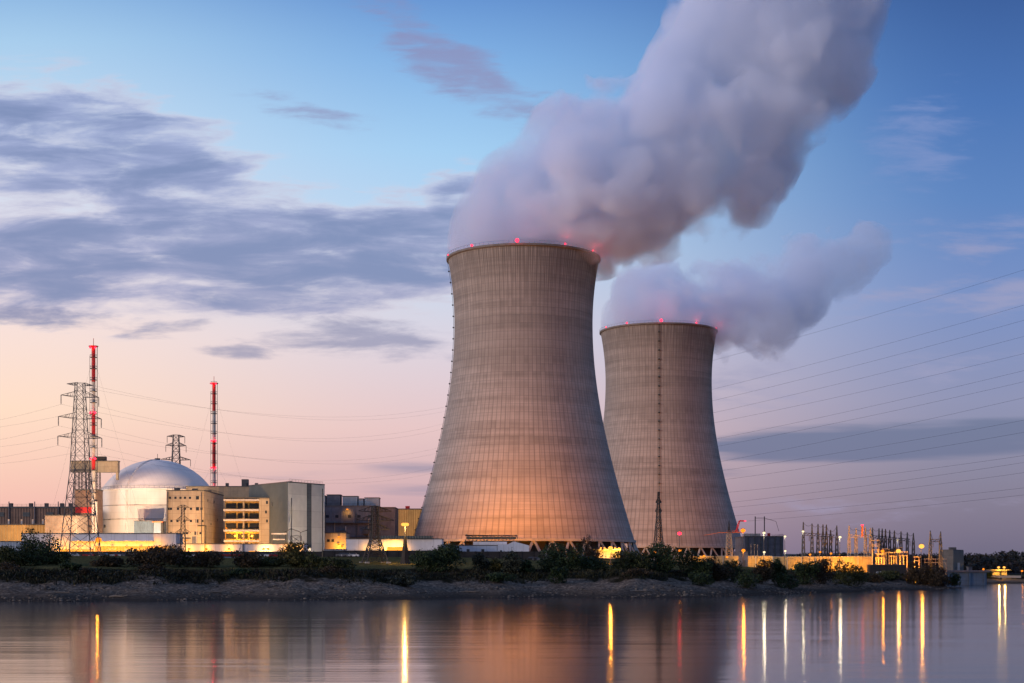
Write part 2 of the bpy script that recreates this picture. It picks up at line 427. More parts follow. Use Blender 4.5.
    cb = t.math('MULTIPLY', t.sstep(t.math('ADD', big, t.math('MULTIPLY', dn, 2.9)), .16, .98), t.sstep(big, .0, .25))
    cs = t.math('MULTIPLY', t.sstep(t.math('ADD', small, t.math('MULTIPLY', dn, 2.6)), .34, .95), t.sstep(small, .02, .3))
    n3 = t.noise(t.mapping(uv, scale=(5, 70, 1)), 1.0, 5., .55)
    cd = t.sstep(t.math('ADD', band, t.math('MULTIPLY', t.math('SUBTRACT', n3, .5), 1.5)), .30, .9)
    core = t.sstep(t.math('ADD', big, t.math('MULTIPLY', t.math('SUBTRACT', n1, .5), 1.8)), .55, 1.25)
    shade = t.mix(t.sstep(v, .14, .30), srgb(166, 164, 198), srgb(156, 166, 210))
    shade = t.mix(core, shade, srgb(114, 130, 178))
    low = t.mix(t.sstep(u, -.1, .1), srgb(150, 142, 172), srgb(84, 103, 150))
    rim = t.mix(t.sstep(u, -.1, .2), srgb(240, 226, 230), srgb(150, 160, 205))
    glow = t.math('MULTIPLY', t.math('MULTIPLY', cb, t.math('SUBTRACT', 1.0, cb)), 1.6)
    sky = t.mix(glow, sky, rim)
    sky = t.mix(t.math('MULTIPLY', cb, .92), sky, shade)
    sky = t.mix(t.math('MULTIPLY', cs, .72), sky, t.mix(t.sstep(v, .2, .26), t.mix(t.sstep(u, .1, .2), srgb(128, 132, 172), srgb(150, 150, 190)), t.mix(t.sstep(u, .15, .22), srgb(138, 134, 178), srgb(120, 140, 196))))
    sky = t.mix(t.math('MULTIPLY', cd, .88), sky, low)
    ns = t.n('ShaderNodeTexSky', sky_type='NISHITA', sun_disc=False, sun_elevation=R(1.5), sun_rotation=math.atan2(SUN_AZ_VEC.x, SUN_AZ_VEC.y), air_density=1.0, dust_density=1.0)
    b1 = t.n('ShaderNodeBackground'); t.put(b1.inputs[0], sky); b1.inputs[1].default_value = .96
    b2 = t.n('ShaderNodeBackground'); t.put(b2.inputs[0], ns.outputs[0]); b2.inputs[1].default_value = .05
    ad = t.n('ShaderNodeAddShader'); nt.links.new(b1.outputs[0], ad.inputs[0]); nt.links.new(b2.outputs[0], ad.inputs[1])
    nt.links.new(ad.outputs[0], out.inputs[0])
    w.cycles.sampling_method = 'MANUAL'; w.cycles.sample_map_resolution = 1024
build_world()
sl = bpy.data.lights.new('sun', 'SUN'); sl.energy = 2.1; sl.angle = R(16); sl.color = (1.0, .80, .72)
so = bpy.data.objects.new('sun', sl); COL.objects.link(so)
sd = Vector((SUN_AZ_VEC.x * math.cos(SUN_EL), SUN_AZ_VEC.y * math.cos(SUN_EL), math.sin(SUN_EL)))
so.rotation_euler = sd.to_track_quat('Z', 'Y').to_euler()

def light(parent, loc, power, col, radius=.6, kind='POINT', aim=None, cone=None):
    l = bpy.data.lights.new('lamp_light', kind); l.energy = power; l.color = col; l.shadow_soft_size = radius
    o = bpy.data.objects.new('lamp_light', l); COL.objects.link(o); o.parent = parent; o.location = loc
    if kind == 'SPOT':
        l.spot_size = R(cone); l.spot_blend = .7
        o.rotation_euler = (-Vector(aim)).to_track_quat('Z', 'Y').to_euler()
    return o
SODY = (1, .40, .03)
ORANGE, WARM, WHITE, REDC = (1, .32, .025), (1, .50, .14), (1, .84, .55), (1, .04, .06)

# ------------------------------------------------------------------ cooling towers
TK = 796.0 / 1500
def tower_radius(z):      # z above the ground at 12 m
    zt = 125.0
    b = 146 * TK if z > zt else 172 * TK
    return 69 * TK * math.sqrt(1 + ((z - zt) / b) ** 2)
Z0, Z1 = 10.3, 159.5
def make_tower():
    root = empty('cooling_tower', (X(523.5, 796), 796, 12), 'larger concrete cooling tower pouring out the thick steam cloud', 'cooling tower', 'concrete cooling towers')
    zs = [Z0 + (Z1 - Z0) * i / 72 for i in range(73)]
    b = MB()
    prof = [(tower_radius(z), z) for z in zs] + [(tower_radius(z) - .9, z) for z in reversed(zs)]
    b.lathe(prof, 224, closed=True)
    sh = b.build('shell', M['tower'], root, smooth=True)
    e = sh.modifiers.new('edge', 'EDGE_SPLIT'); e.split_angle = R(40)
    rt = tower_radius(Z1)
    b = MB()
    b.lathe([(rt + .06, Z1 - 1.1), (rt + .8, Z1 - .7), (rt + .8, Z1 + .3), (rt - .6, Z1 + .3), (rt - .6, Z1 + .04), (rt + .06, Z1 + .04)], 128)
    rim = b.build('rim_walkway', M['rim'], root)
    b = MB()
    for k in range(96):
        a = 2 * math.pi * k / 96
        b.bar(((rt + .7) * math.cos(a), (rt + .7) * math.sin(a), Z1 + .3), ((rt + .7) * math.cos(a), (rt + .7) * math.sin(a), Z1 + 1.7), .1)
    b.lathe([(rt + .66, Z1 + 1.65), (rt + .74, Z1 + 1.65), (rt + .74, Z1 + 1.72), (rt + .66, Z1 + 1.72)], 96, closed=True)
    b.build('railing', M['dark_steel'], rim)
    rb = tower_radius(Z0)
    b = MB(); b.lathe([(rb + .7, Z0 - 1.0), (rb + .7, Z0 + .3), (rb + .02, Z0 + .3), (rb - 1.6, Z0 - 1.0)], 128, closed=True)
    b.build('ring_beam', M['concrete'], root)
    b = MB(); b.lathe([(rb + 7, -.5), (rb + 7, 1.6), (rb + 6.4, 1.6), (rb + 6.4, -.5)], 128, closed=True)
    b.build('basin_wall', M['concrete'], root)
    b = MB(); b.lathe([(rb - 7, -.3), (rb - 7, Z0 - .4), (.01, Z0 - .4)], 96)
    b.build('fill_pack', M['dark_steel'], root)
    b = MB(); r1, r2 = rb - .4, rb + 3.6; da = 2 * math.pi / 40
    b.bar((r2, 0, -.4), (r1 * math.cos(da * .46), r1 * math.sin(da * .46), Z0 - .9), 1.1, .95)
    b.bar((r2, 0, -.4), (r1 * math.cos(da * .46), -r1 * math.sin(da * .46), Z0 - .9), 1.1, .95)
    c0 = b.build('support_column', M['concrete'], root)
    for k in range(1, 40):
        c = c0.copy(); COL.objects.link(c); c.parent = root; c.rotation_euler = (0, 0, da * k)
    return root
def tower_extras(root, ladder_deg, lights, big_idx):
    # ladder with cage platforms up one meridian
    b = MB(); a = R(ladder_deg)
    def P(off, z, side=0.0):
        r = tower_radius(z) + off
        return Vector((r * math.cos(a) - side * math.sin(a), r * math.sin(a) + side * math.cos(a), z))
    zs = [Z0 + (Z1 - Z0) * i / 40 for i in range(41)]
    for sd_ in (-.35, .35):
        for z1, z2 in zip(zs, zs[1:]): b.bar(P(.5, z1, sd_), P(.5, z2, sd_), .14)
    z = Z0
    while z < Z1:
        b.bar(P(.5, z, -.35), P(.5, z, .35), .1); z += 1.2
    lad = b.build('ladder', M['dark_steel'], root)
    for i in range(1, 25):
        zz = Z0 + (Z1 - Z0) * i / 25
        b = MB(); b.box((0, 0, 0), (.8, 1.3, .5)); o = b.build('ladder_platform', M['dark_steel'], lad)
        o.location = P(.6, zz); o.rotation_euler = (0, 0, a)
    rt = tower_radius(Z1) + .45
    for i, deg in enumerate(lights):
        aa = R(deg); r_ = 1.0 if i == big_idx else (.40, .60, .34, .48)[i % 4]
        b = MB(); b.use(M['dark_steel']); b.tube([(0, 0, 0), (0, 0, .9)], .22, 8); b.use(M['lamp_red']); b.ball((0, 0, .9 + r_), r_, 10, 6)
        o = b.build('aviation_light', None, root); o.location = (rt * math.cos(aa), rt * math.sin(aa), Z1 - .35)
        if abs(((deg + 90 + 180) % 360) - 180) < 100:
            light(root, (rt * math.cos(aa) * 1.03, rt * math.sin(aa) * 1.03, Z1 + 3.2), 2600 if i == big_idx else 450, REDC, .5)
    return root
T1 = make_tower()
T2 = copy_tree(T1); T2.location = (X(658.5, 1040), 1040, 12)
T2['label'] = 'smaller-looking farther cooling tower with a ladder line down its middle'
# angle in the tower's own frame: -90 faces the camera
tower_extras(T1, -181, [-90 + d for d in (-78, -41, -5, 31, 62, 92, 128, 164, 200, 236)], 2)
tower_extras(T2, -95, [-90 + d for d in (-67, -37, -3, 33, 71, 107, 143, 179, 215, 251)], 2)

# ------------------------------------------------------------------ steam
def curve_node(t, pts, vin):
    """Float Curve through (pos, val), both in 0..1"""
    n = t.n('ShaderNodeFloatCurve'); c = n.mapping.curves[0]
    n.mapping.use_clip = False
    while len(c.points) > 2: c.points.remove(c.points[1])
    c.points[0].location = pts[0]; c.points[1].location = pts[-1]
    for p in pts[1:-1]: c.points.new(*p)
    for p in c.points: p.handle_type = 'AUTO_CLAMPED'
    n.mapping.update()
    t.put(n.inputs['Value'], vin)
    return n
def make_plume(label, rows, D, density, nscale, origin, seed, loose):
    k = D / F
    xs = [(r[0] - CX) * k - origin.x for r in rows]
    up = [EYE + (HY - r[1]) * k - origin.z for r in rows]
    lo = [EYE + (HY - r[2]) * k - origin.z for r in rows]
    dp = [r[3] for r in rows]
    yc = [r[4] if len(r) > 4 else 0.0 for r in rows]
    x0, x1 = xs[0], xs[-1]; zlo, zhi = min(lo), max(up); H = zhi - zlo; DM = max(dp)
    tt = [(x - x0) / (x1 - x0) for x in xs]
    m, nt, out = new_mat('steam'); t = NT(nt)
    co = t.n('ShaderNodeTexCoord').outputs['Object']
    px, py, pz = t.sep(co)
    tv = t.math('DIVIDE', t.math('SUBTRACT', px, x0), x1 - x0, clamp=True)
    nu = curve_node(t, [(a, (b - zlo) / H) for a, b in zip(tt, up)], tv)
    nl = curve_node(t, [(a, (b - zlo) / H) for a, b in zip(tt, lo)], tv)
    nd = curve_node(t, [(a, b / DM) for a, b in zip(tt, dp)], tv)
    U = t.math('MULTIPLY_ADD', nu.outputs[0], H, zlo); Lw = t.math('MULTIPLY_ADD', nl.outputs[0], H, zlo); Dd = t.math('MULTIPLY', nd.outputs[0], DM)
    ce = t.math('MULTIPLY', t.math('ADD', U, Lw), .5); ha = t.math('MAXIMUM', t.math('MULTIPLY', t.math('SUBTRACT', U, Lw), .5), .5)
    a = t.math('DIVIDE', t.math('SUBTRACT', pz, ce), ha); bb = t.math('DIVIDE', py, t.math('MAXIMUM', Dd, .5))
    rad = t.math('SQRT', t.math('ADD', t.math('MULTIPLY', a, a), t.math('MULTIPLY', bb, bb)))
    off = t.mapping(co, loc=(seed * 3.1, seed, 0))
    n1 = t.noise(off, nscale, 3., .58)
    n2 = t.noise(off, nscale * .42, 0., .5)
    vo = t.n('ShaderNodeTexVoronoi', feature='F1')
    wv = t.n('ShaderNodeVectorMath', operation='ADD'); t.put(wv.inputs[0], off)
    wn = t.n('ShaderNodeTexNoise'); t.put(wn.inputs['Vector'], off); wn.inputs['Scale'].default_value = nscale * 2.2; wn.inputs['Detail'].default_value = 1.0
    ws = t.n('ShaderNodeVectorMath', operation='MULTIPLY_ADD'); t.put(ws.inputs[0], wn.outputs['Color']); ws.inputs[1].default_value = (14, 14, 14); ws.inputs[2].default_value = (-7, -7, -7)
    t.put(wv.inputs[1], ws.outputs[0])
    t.put(vo.inputs['Vector'], wv.outputs[0]); vo.inputs['Scale'].default_value = nscale * 1.25
    edge = t.math('SUBTRACT', 1.12, rad)
    edge = t.math('ADD', edge, t.math('MULTIPLY', t.math('SUBTRACT', n1, .5), loose * .9))
    edge = t.math('ADD', edge, t.math('MULTIPLY', t.math('SUBTRACT', n2, .5), loose * .8))
    vo2 = t.n('ShaderNodeTexVoronoi', feature='F1'); t.put(vo2.inputs['Vector'], wv.outputs[0]); vo2.inputs['Scale'].default_value = nscale * 2.9
    edge = t.math('ADD', edge, t.math('MULTIPLY', t.math('SUBTRACT', .45, vo.outputs['Distance']), loose * 1.0))
    edge = t.math('ADD', edge, t.math('MULTIPLY', t.math('SUBTRACT', .45, vo2.outputs['Distance']), loose * .42))
    soft = t.sstep(tv, 0.0, .9, .11, .20)
    den = t.sstep(edge, .03, soft)
    den = t.math('MULTIPLY', den, t.math('MULTIPLY_ADD', t.sstep(n1, .3, .7), 1.0, .4))
    den = t.math('MULTIPLY', den, t.sstep(tv, .0, 1.0, density[0], density[1]))
    vol = t.n('ShaderNodeVolumePrincipled')
    vol.inputs['Color'].default_value = (.87, .925, 1.0, 1); vol.inputs['Anisotropy'].default_value = .0
    t.put(vol.inputs['Density'], den)
    nt.links.new(vol.outputs[0], out.inputs['Volume'])
    # closed billowing body a little outside the denser steam
    NA, NX = 40, 56
    def ev(n, v): return n.mapping.evaluate(n.mapping.curves[0], v)
    vs = []; fs = []
    for i in range(NX + 1):
        tv_ = i / NX; x = x0 + (x1 - x0) * tv_
        u_, l_, d_ = zlo + ev(nu, tv_) * H, zlo + ev(nl, tv_) * H, ev(nd, tv_) * DM
        for j in range(NA):
            th = 2 * math.pi * j / NA
            p = Vector((x, math.cos(th) * d_, (u_ + l_) / 2 + math.sin(th) * (u_ - l_) / 2))
            g = min(tv_ * 6, 1) * (1 if tv_ > .0 else 0)
            low_guard = 1.0 if p.z > 4 or tv_ > .40 else 0.0
            f_ = 1.14 + low_guard * g * loose * .38 * mnoise.fractal(p * nscale * 1.3 + Vector((seed, 0, 0)), .9, 2.0, 3)
            if not low_guard: f_ = 1.0
            vs.append((x, p.y * f_, (u_ + l_) / 2 + (p.z - (u_ + l_) / 2) * f_))
    for i in range(NX):
        for j in range(NA):
            fs.append((i * NA + j, i * NA + (j + 1) % NA, (i + 1) * NA + (j + 1) % NA, (i + 1) * NA + j))
    fs.append(tuple(range(NA))); fs.append(tuple(NX * NA + j for j in reversed(range(NA))))
    b = MB(); b.add(vs, fs)
    o = b.build('steam_plume', m); o.location = origin
    bm = bmesh.new(); bm.from_mesh(o.data); bmesh.ops.recalc_face_normals(bm, faces=bm.faces); bm.to_mesh(o.data); bm.free()
    tag(o, label, 'steam', 'steam plumes over the towers')
    m.cycles.volume_step_rate = .28
    return o
make_plume('huge billowing lilac steam cloud drifting up from the larger cooling tower', [
    (447, 236, 262, 3), (454, 205, 268, 15), (468, 184, 274, 26), (490, 160, 276, 33), (520, 134, 276, 37), (550, 112, 278, 42), (575, 102, 280, 50), (600, 97, 280, 50),
    (625, 90, 272, 47), (648, 58, 258, 46), (680, -20, 246, 50), (700, -70, 234, 52), (750, -120, 204, 56), (800, -150, 160, 58), (840, -165, 112, 56), (880, -175, 44, 44), (905, -180, -40, 24), (925, -178, -150, 4)],
    796, (.075, .048), .024, Vector((X(523.5, 796), 796, 171)), 2.0, .62)
make_plume('thinner dark grey steam wisp trailing from the farther cooling tower', [
    (601, 306, 337, 5), (609, 284, 343, 18), (624, 266, 346, 31), (650, 258, 348, 38), (680, 260, 350, 40), (705, 268, 352, 38), (725, 266, 357, 36), (750, 258, 362, 34),
    (780, 248, 356, 31), (810, 238, 334, 27), (840, 229, 303, 22), (870, 224, 278, 15), (892, 228, 258, 5)],
    1040, (.046, .030), .028, Vector((X(658.5, 1040), 1040, 171)), 5.0, 1.0)

# ------------------------------------------------------------------ lattice work
def lattice(b, z0, z1, h0, h1, n, w=.25, bw=.12, c=(0, 0), cross=True):
    """square lattice body; half-widths h0 at z0 and h1 at z1"""
    cor = [(-1, -1), (1, -1), (1, 1), (-1, 1)]
    q = (h1 / h0) ** (1.0 / n) if abs(h1 - h0) > 1e-6 else 1.0
    tot = sum(q ** i for i in range(n)); zs = [z0]; hs = [h0]
    for i in range(n):
        zs.append(zs[-1] + (z1 - z0) * q ** i / tot)
    hs = [h0 + (h1 - h0) * (z - z0) / (z1 - z0) for z in zs]
    P = lambda k, i: Vector((c[0] + cor[k % 4][0] * hs[i], c[1] + cor[k % 4][1] * hs[i], zs[i]))
    for k in range(4):
        b.bar(P(k, 0), P(k, n), w, w * .7)
        for i in range(n):
            b.bar(P(k, i), P(k + 1, i + 1), bw)
            if cross: b.bar(P(k + 1, i), P(k, i + 1), bw)
            b.bar(P(k, i + 1), P(k + 1, i + 1), bw)
def pylon(loc, yaw, H, hb, hw, zw, ht, arms, label, group, mat, w=.3, bw=.14, ins=3.0, foot=True):
    """arms: (height, half length); waist half-width hw at height zw"""
    root = empty('transmission_pylon', loc, label, 'pylon', group, yaw)
    b = MB(); lattice(b, 0, zw, hb, hw, 5, w, bw); lattice(b, zw, H, hw, ht, 8, w * .8, bw * .8); b.build('lattice_body', mat, root)
    tips = []
    for i, (az, al) in enumerate(arms):
        h = hw + (ht - hw) * max(0, (az - zw)) / (H - zw)
        for sx in (-1, 1):
            b = MB(); tip = Vector((sx * al, 0, az + .3))
            up = min(az + 1.9, H)
            for sy in (-1, 1):
                b.bar((sx * h, sy * h, az), tip, bw * 1.2); b.bar((sx * h, sy * h, up), tip, bw * 1.1)
                for f in (.3, .6):
                    lo_ = Vector((sx * h, sy * h, az)).lerp(tip, f); hi_ = Vector((sx * h, sy * h, up)).lerp(tip, f * .75)
                    b.bar(lo_, hi_, bw * .8)
            arm = b.build('crossarm', mat, root)
            if ins and i < len(arms) - (1 if len(arms) > 3 else 0):
                b = MB(); b.tube([tip, tip - Vector((0, 0, ins))], .14, 6)
                for q in range(6): b.lathe([(.14, 0), (.26, .05), (.14, .16)], 8, (tip.x, tip.y, tip.z - ins * (q + .7) / 7))
                b.build('insulator', M['ceramic'], arm)
                tips.append((sx, i, tip - Vector((0, 0, ins))))
            else:
                tips.append((sx, i, tip))
    if foot:
        for sx in (-1, 1):
            for sy in (-1, 1):
                b = MB(); b.box((sx * hb, sy * hb, -.2), (1.3, 1.3, 1.2)); b.build('footing', M['concrete'], root)
    mw = Matrix.Translation(Vector(loc)) @ Matrix.Rotation(yaw, 4, 'Z')
    return root, {(sx, i): mw @ p for sx, i, p in tips}

gx = X(80, 520); gz = G(gx, 520)
k = 520 / F
zz = lambda py: Z(py, 520) - gz
P1, tips1 = pylon((gx, 520, gz), R(34), zz(383), 5.6, 2.7, zz(470), 1.35, [(zz(438), 7.7), (zz(418.5), 7.5), (zz(397), 6.6), (zz(385.5), 4.6)],
                  'tall grey lattice pylon with stacked crossarms beside the dome', 'lattice transmission pylons', M['steel'], .27, .125, 3.2)
gx = X(375, 492); gz = G(gx, 492)
zz = lambda py: Z(py, 492) - gz
P2, tips2 = pylon((gx, 492, gz), R(20), zz(506), 3.6, 1.3, zz(538), .9, [(zz(530), 5.0), (zz(521), 6.4), (zz(512), 5.6)],
                  'squat dark pylon standing in front of the long white shed', 'lattice transmission pylons', M['dark_steel'], .32, .16, 0)
gx = X(176, 900); gz = 12
zz = lambda py: Z(py, 900) - gz
P3, tips3 = pylon((gx, 900, gz), R(20), zz(435), 5.0, 3.0, zz(490), 1.6, [(zz(460), 8.6), (zz(446), 6.0), (zz(437), 5.2)],
                  'distant pylon poking up behind the dome', 'lattice transmission pylons', M['steel'], .5, .24, 4.0)
gx = X(658.5, 720); gz = 12
zz = lambda py: Z(py, 720) - gz
P4, tips4 = pylon((gx, 720, gz), R(12), zz(492), 2.4, .95, zz(520), .3, [(zz(512), 1.6), (zz(503), 1.4)],
                  'slim dark pylon in front of the farther cooling tower', 'lattice transmission pylons', M['dark_steel'], .32, .16, 0)
gx = X(183, 585); gz = 12
zz = lambda py: Z(py, 585) - gz
P5, tips5 = pylon((gx, 585, gz), R(8), zz(505), 1.0, .8, zz(530), .55, [(zz(533.5), 3.0), (zz(521), 2.8), (zz(508), 2.4)],
                  'small rusty pylon against the beige windowed block', 'lattice transmission pylons', M['dark_steel'], .2, .1, 0)

# ------------------------------------------------------------------ cables
def cable(p, q, sag, r, label, group):
    p, q = Vector(p), Vector(q); n = 40; mid = (p + q) / 2
    pts = []
    for i in range(n + 1):
        f = i / n; c = p.lerp(q, f); c.z -= sag * 4 * f * (1 - f); pts.append(c - p)
    b = MB(); b.tube(pts, r, 5); o = b.build('power_cable', M['cable'], None, loc=p)
    tag(o, label, 'power cable', group)
ORD = ['topmost', 'second', 'third', 'fourth', 'fifth', 'sixth', 'seventh', 'eighth', 'ninth', 'tenth', 'eleventh', 'twelfth', 'thirteenth', 'fourteenth', 'lowest']
RC = [(800, 334, 268), (718, 387, 303), (716, 399, 318), (717, 411, 334), (718, 421, 351), (720, 437, 368), (723, 444, 379), (727, 459, 395), (729, 468, 417), (732, 477, 429),
      (734, 490, 452), (736, 500, 459), (738, 505, 469), (743, 513, 484), (745, 519, 491)]
for i, (x0, y0, y1) in enumerate(RC):
    sl_ = (y1 - y0) / (1024 - x0)
    xa, xb = 640., 1340.
    ya, yb = y0 + sl_ * (xa - x0), y1 + sl_ * 1.06 * (xb - 1024)
    p, q = at(xa, ya - 2, 1180), at(xb, yb - 3, 760)
    cable(p, q, 5.0, .06, f'{ORD[i]} of the overhead cables that rise from behind the farther tower', 'overhead cables beside the farther tower')
ends = {0: 451, 1: 431, 2: 409, 3: 470}
names = {0: 'lowest', 1: 'middle', 2: 'upper', 3: 'topmost'}
for i in range(4):
    for sx in (-1, 1):
        tip = tips1[(sx, i)]
        yy = {0: 446, 1: 427, 2: 404, 3: 392}[i] + (4 if sx > 0 else 0)
        cable(tip, at(500, yy, 1000), 17 if i < 3 else 14, .022, f'power cable running from the {names[i]} {"outer" if sx < 0 else "inner"} crossarm tip to the larger tower', 'power cables of the tall grey pylon')
        if i < 3: cable(tip, at(-190, {0: 452, 1: 440, 2: 424}[i] + (3 if sx > 0 else 0), 640), 6, .022, f'power cable leaving the {names[i]} {"outer" if sx < 0 else "inner"} crossarm away from the dome', 'power cables of the tall grey pylon')

# ------------------------------------------------------------------ red and white vent stacks
def stack(px, Y, ytop, bands, r, label, beacons):
    x = X(px, Y); z0 = 12.0
    root = empty('vent_stack', (x, Y, z0), label, 'stack', 'red and white banded stacks')
    zt = Z(ytop, Y) - z0
    edges = [zt] + [Z(y, Y) - z0 for _, y in bands]
    for i, (cname, yb) in enumerate(bands):
        b = MB(); b.lathe([(.01, edges[i + 1]), (r, edges[i + 1]), (r, edges[i]), (.01, edges[i])], 16)
        b.build('shaft_band', M[cname], root, smooth=False)
    b = MB()
    zc = 20
    n = 0
    while zc < zt:
        b.lathe([(r, zc), (r + .75, zc), (r + .75, zc + .18), (r, zc + .18)], 14)
        for k in range(6):
            a = 2 * math.pi * k / 6
            b.bar(((r + .7) * math.cos(a), (r + .7) * math.sin(a), zc), ((r + .7) * math.cos(a), (r + .7) * math.sin(a), zc + 1.3), .07)
        b.lathe([(r + .65, zc + 1.2), (r + .75, zc + 1.2), (r + .75, zc + 1.3), (r + .65, zc + 1.3)], 14, closed=True)
        zc += 5.2
    b.bar((r + .8, -.3, 6), (r + .8, -.3, zt), .14); b.bar((r + .8, .3, 6), (r + .8, .3, zt), .14)
    b.bar((-r - .8, 0, 6), (-r - .8, 0, zt - 4), .16)
    b.build('ladder', M['steel'], root)
    b = MB(); b.lathe([(r, zt), (r + 1.3, zt + .1), (r + 1.3, zt + .5), (.01, zt + .5)], 14); b.tube([(0, 0, zt + .5), (0, 0, zt + 4)], .12, 6); b.build('top_platform', M['red'], root)
    for y in beacons:
        zb = Z(y, Y) - z0
        for a in (-2.2, -.9):
            b = MB(); b.ball((0, 0, 0), .5, 8, 6); o = b.build('beacon', M['lamp_red'], root); o.location = ((r + .95) * math.cos(a), (r + .95) * math.sin(a), zb)
        light(root, (0, -r - 2.2, zb), 350, REDC, .4)
    for k in range(3):
        a = R(90 + 120 * k + 20)
        for f in (.55, .93):
            b = MB(); b.bar((r * math.cos(a), r * math.sin(a), zt * f), (26 * math.cos(a), 26 * math.sin(a), 8), .03); b.build('guy_wire', M['cable'], root)
stack(93.5, 690, 347, [('red', 382), ('mast_white', 413), ('red', 435), ('mast_white', 459), ('red', 470), ('mast_white', 545)], .88, 'taller red and white banded stack rising behind the tall grey pylon', [348, 413, 459])
stack(214, 790, 384, [('red', 411), ('mast_white', 440.5), ('red', 468), ('mast_white', 545)], .92, 'red and white banded stack behind the beige block beyond the dome', [384, 441, 468, 487])

# ------------------------------------------------------------------ buildings
def part_box(name, mat, parent, c, size, rz=0.0):
    b = MB(); b.box((0, 0, 0), size); o = b.build(name, mat, parent); o.location = c; o.rotation_euler = (0, 0, rz); return o
def railing(parent, pts, h=1.1, name='railing'):
    b = MB()
    for p, q in zip(pts, pts[1:]):
        p, q = Vector(p), Vector(q); n = max(int((q - p).length / 2.2), 1)
        for i in range(n + 1):
            c = p.lerp(q, i / n); b.bar(c, c + Vector((0, 0, h)), .07)
        b.bar(p + Vector((0, 0, h)), q + Vector((0, 0, h)), .08); b.bar(p + Vector((0, 0, h * .5)), q + Vector((0, 0, h * .5)), .06)
    return b.build(name, M['dark_steel'], parent)
def block(name, label, cat, px0, px1, ytop, Y, depth, wall, roof='roofing', group=None, z0=12.0, cap=.5, rail=False):
    """axis-aligned building whose front face spans the two columns at depth Y; local origin at the front centre on the ground"""
    xa, xb = X(px0, Y), X(px1, Y); z0 = min(z0, G((xa + xb) / 2, Y)); h = Z(ytop, Y) - z0
    root = empty(name, ((xa + xb) / 2, Y, z0), label, cat, group, kind='thing')
    w = xb - xa
    part_box('wall', M[wall], root, (0, depth / 2, (h - cap) / 2 - .3), (w, depth, h - cap + .6))
    part_box('roof', M[roof], root, (0, depth / 2, h - cap / 2 + .004), (w + .3, depth + .3, cap))
    if rail: railing(root, [(-w / 2, 0.1, h), (w / 2, 0.1, h), (w / 2, depth, h)])
    return root, w, h
def window(root, x, z, w=1.2, h=1.2, mat='glass', y=-.05, name='window'):
    o = part_box(name, M[mat], root, (x, y + .02, z), (w, .12, h))
    return o

# long brown turbine hall and the ochre annexe in front of it
r_, w, h = block('turbine_hall', 'long dark brown windowless hall at the edge of the plant', 'building', -150, 74, 506.5, 700, 40, 'brown', cap=.8)
for i, fx in enumerate((.62, .70, .79, .86, .93, .97)):
    part_box('roof_vent', M['steel'], r_, (-w / 2 + w * fx, 6, h + .9), (1.6, 1.6, 1.8))
railing(r_, [(-10, .4, h), (w / 2, .4, h)])
r_, w, h = block('annexe_building', 'ochre low annexe in front of the dark brown hall', 'building', -140, 46, 524, 670, 24, 'ochre', cap=.5)
for fx in (.80, .87, .93, .985): part_box('roof_pipe', M['mast_white'], r_, (-w / 2 + w * fx - 1, 3, h + 1.1), (.7, .7, 2.2))
for fx in (.82, .95): window(r_, -w / 2 + w * fx - 1, h * .45, .9, 1.1)
r_, w, h = block('stair_block', 'pinkish beige square block joining the ochre annexe', 'building', 45, 76, 515, 664, 18, 'rust', cap=.4)
window(r_, -w * .3, h * .55, .8, 1.0)
HALL = [o for o in COL.objects if o.name.startswith('turbine_hall')][0]
for fx in (-60, -46, -33, 6, 18, 30, 41): part_box('louvre', M['dark_strip'], HALL, (fx, -.08, 21), (3.2, .2, 2.0)); part_box('wall_pipe', M['mauve_dark'], HALL, (fx + 4, -.25, 14), (.35, .35, 26))
# orange-lit service tower behind the pylon
r_, w, h = block('service_tower', 'orange lit service tower with red panels at the dome side', 'building', 75, 97.5, 489, 690, 9, 'brown', cap=.6)
for zf, hh, mm in ((.70, 2.6, 'red'), (.47, 1.0, 'dark_steel'), (.25, 1.0, 'orange_paint')):
    part_box('cladding_panel', M[mm], r_, (0, -.12, h * zf), (w * .96, .16, hh))
for fx in (-.25, .1, .36): window(r_, w * fx, h * .6, 1.2, 1.4)
part_box('lit_pipe', M['mast_white'], r_, (X(98.5, 684) - X(87.5, 684), -1.6, h * .42), (1.0, 1.0, h * .8))
# overhead crane bridge
gy = 705
root = empty('gantry_bridge', (X(93, gy), gy, 12), 'beige box bridge on steel legs around the taller banded stack', 'gantry')
za, zb = Z(472, gy) - 12, Z(461, gy) - 12
xa, xb = X(70, gy) - X(93, gy), X(117, gy) - X(93, gy)
part_box('box_girder', M['beige_dark'], root, ((xa + xb) / 2, 3.2, (za + zb) / 2), (xb - xa, 3.6, zb - za))
part_box('girder_cap', M['roofing'], root, ((xa + xb) / 2, 3.2, zb + .15), (xb - xa + .4, 4.0, .3))
part_box('hoist_cabin', M['dark_steel'], root, (X(99, gy) - X(93, gy), 3.2, zb + 1.3), (5, 2.6, 2.0))
for lx in (75, 82, 89, 96):
    b = MB(); xx = X(lx, gy) - X(93, gy); lattice(b, 0, za, 1.3, 1.0, 9, .22, .10, (xx, 3.2)); b.build('leg', M['dark_steel'], root)
part_box('end_post', M['beige_dark'], root, (xb - .6, 3.2, za - 1.8), (1.0, 2.0, 3.6))

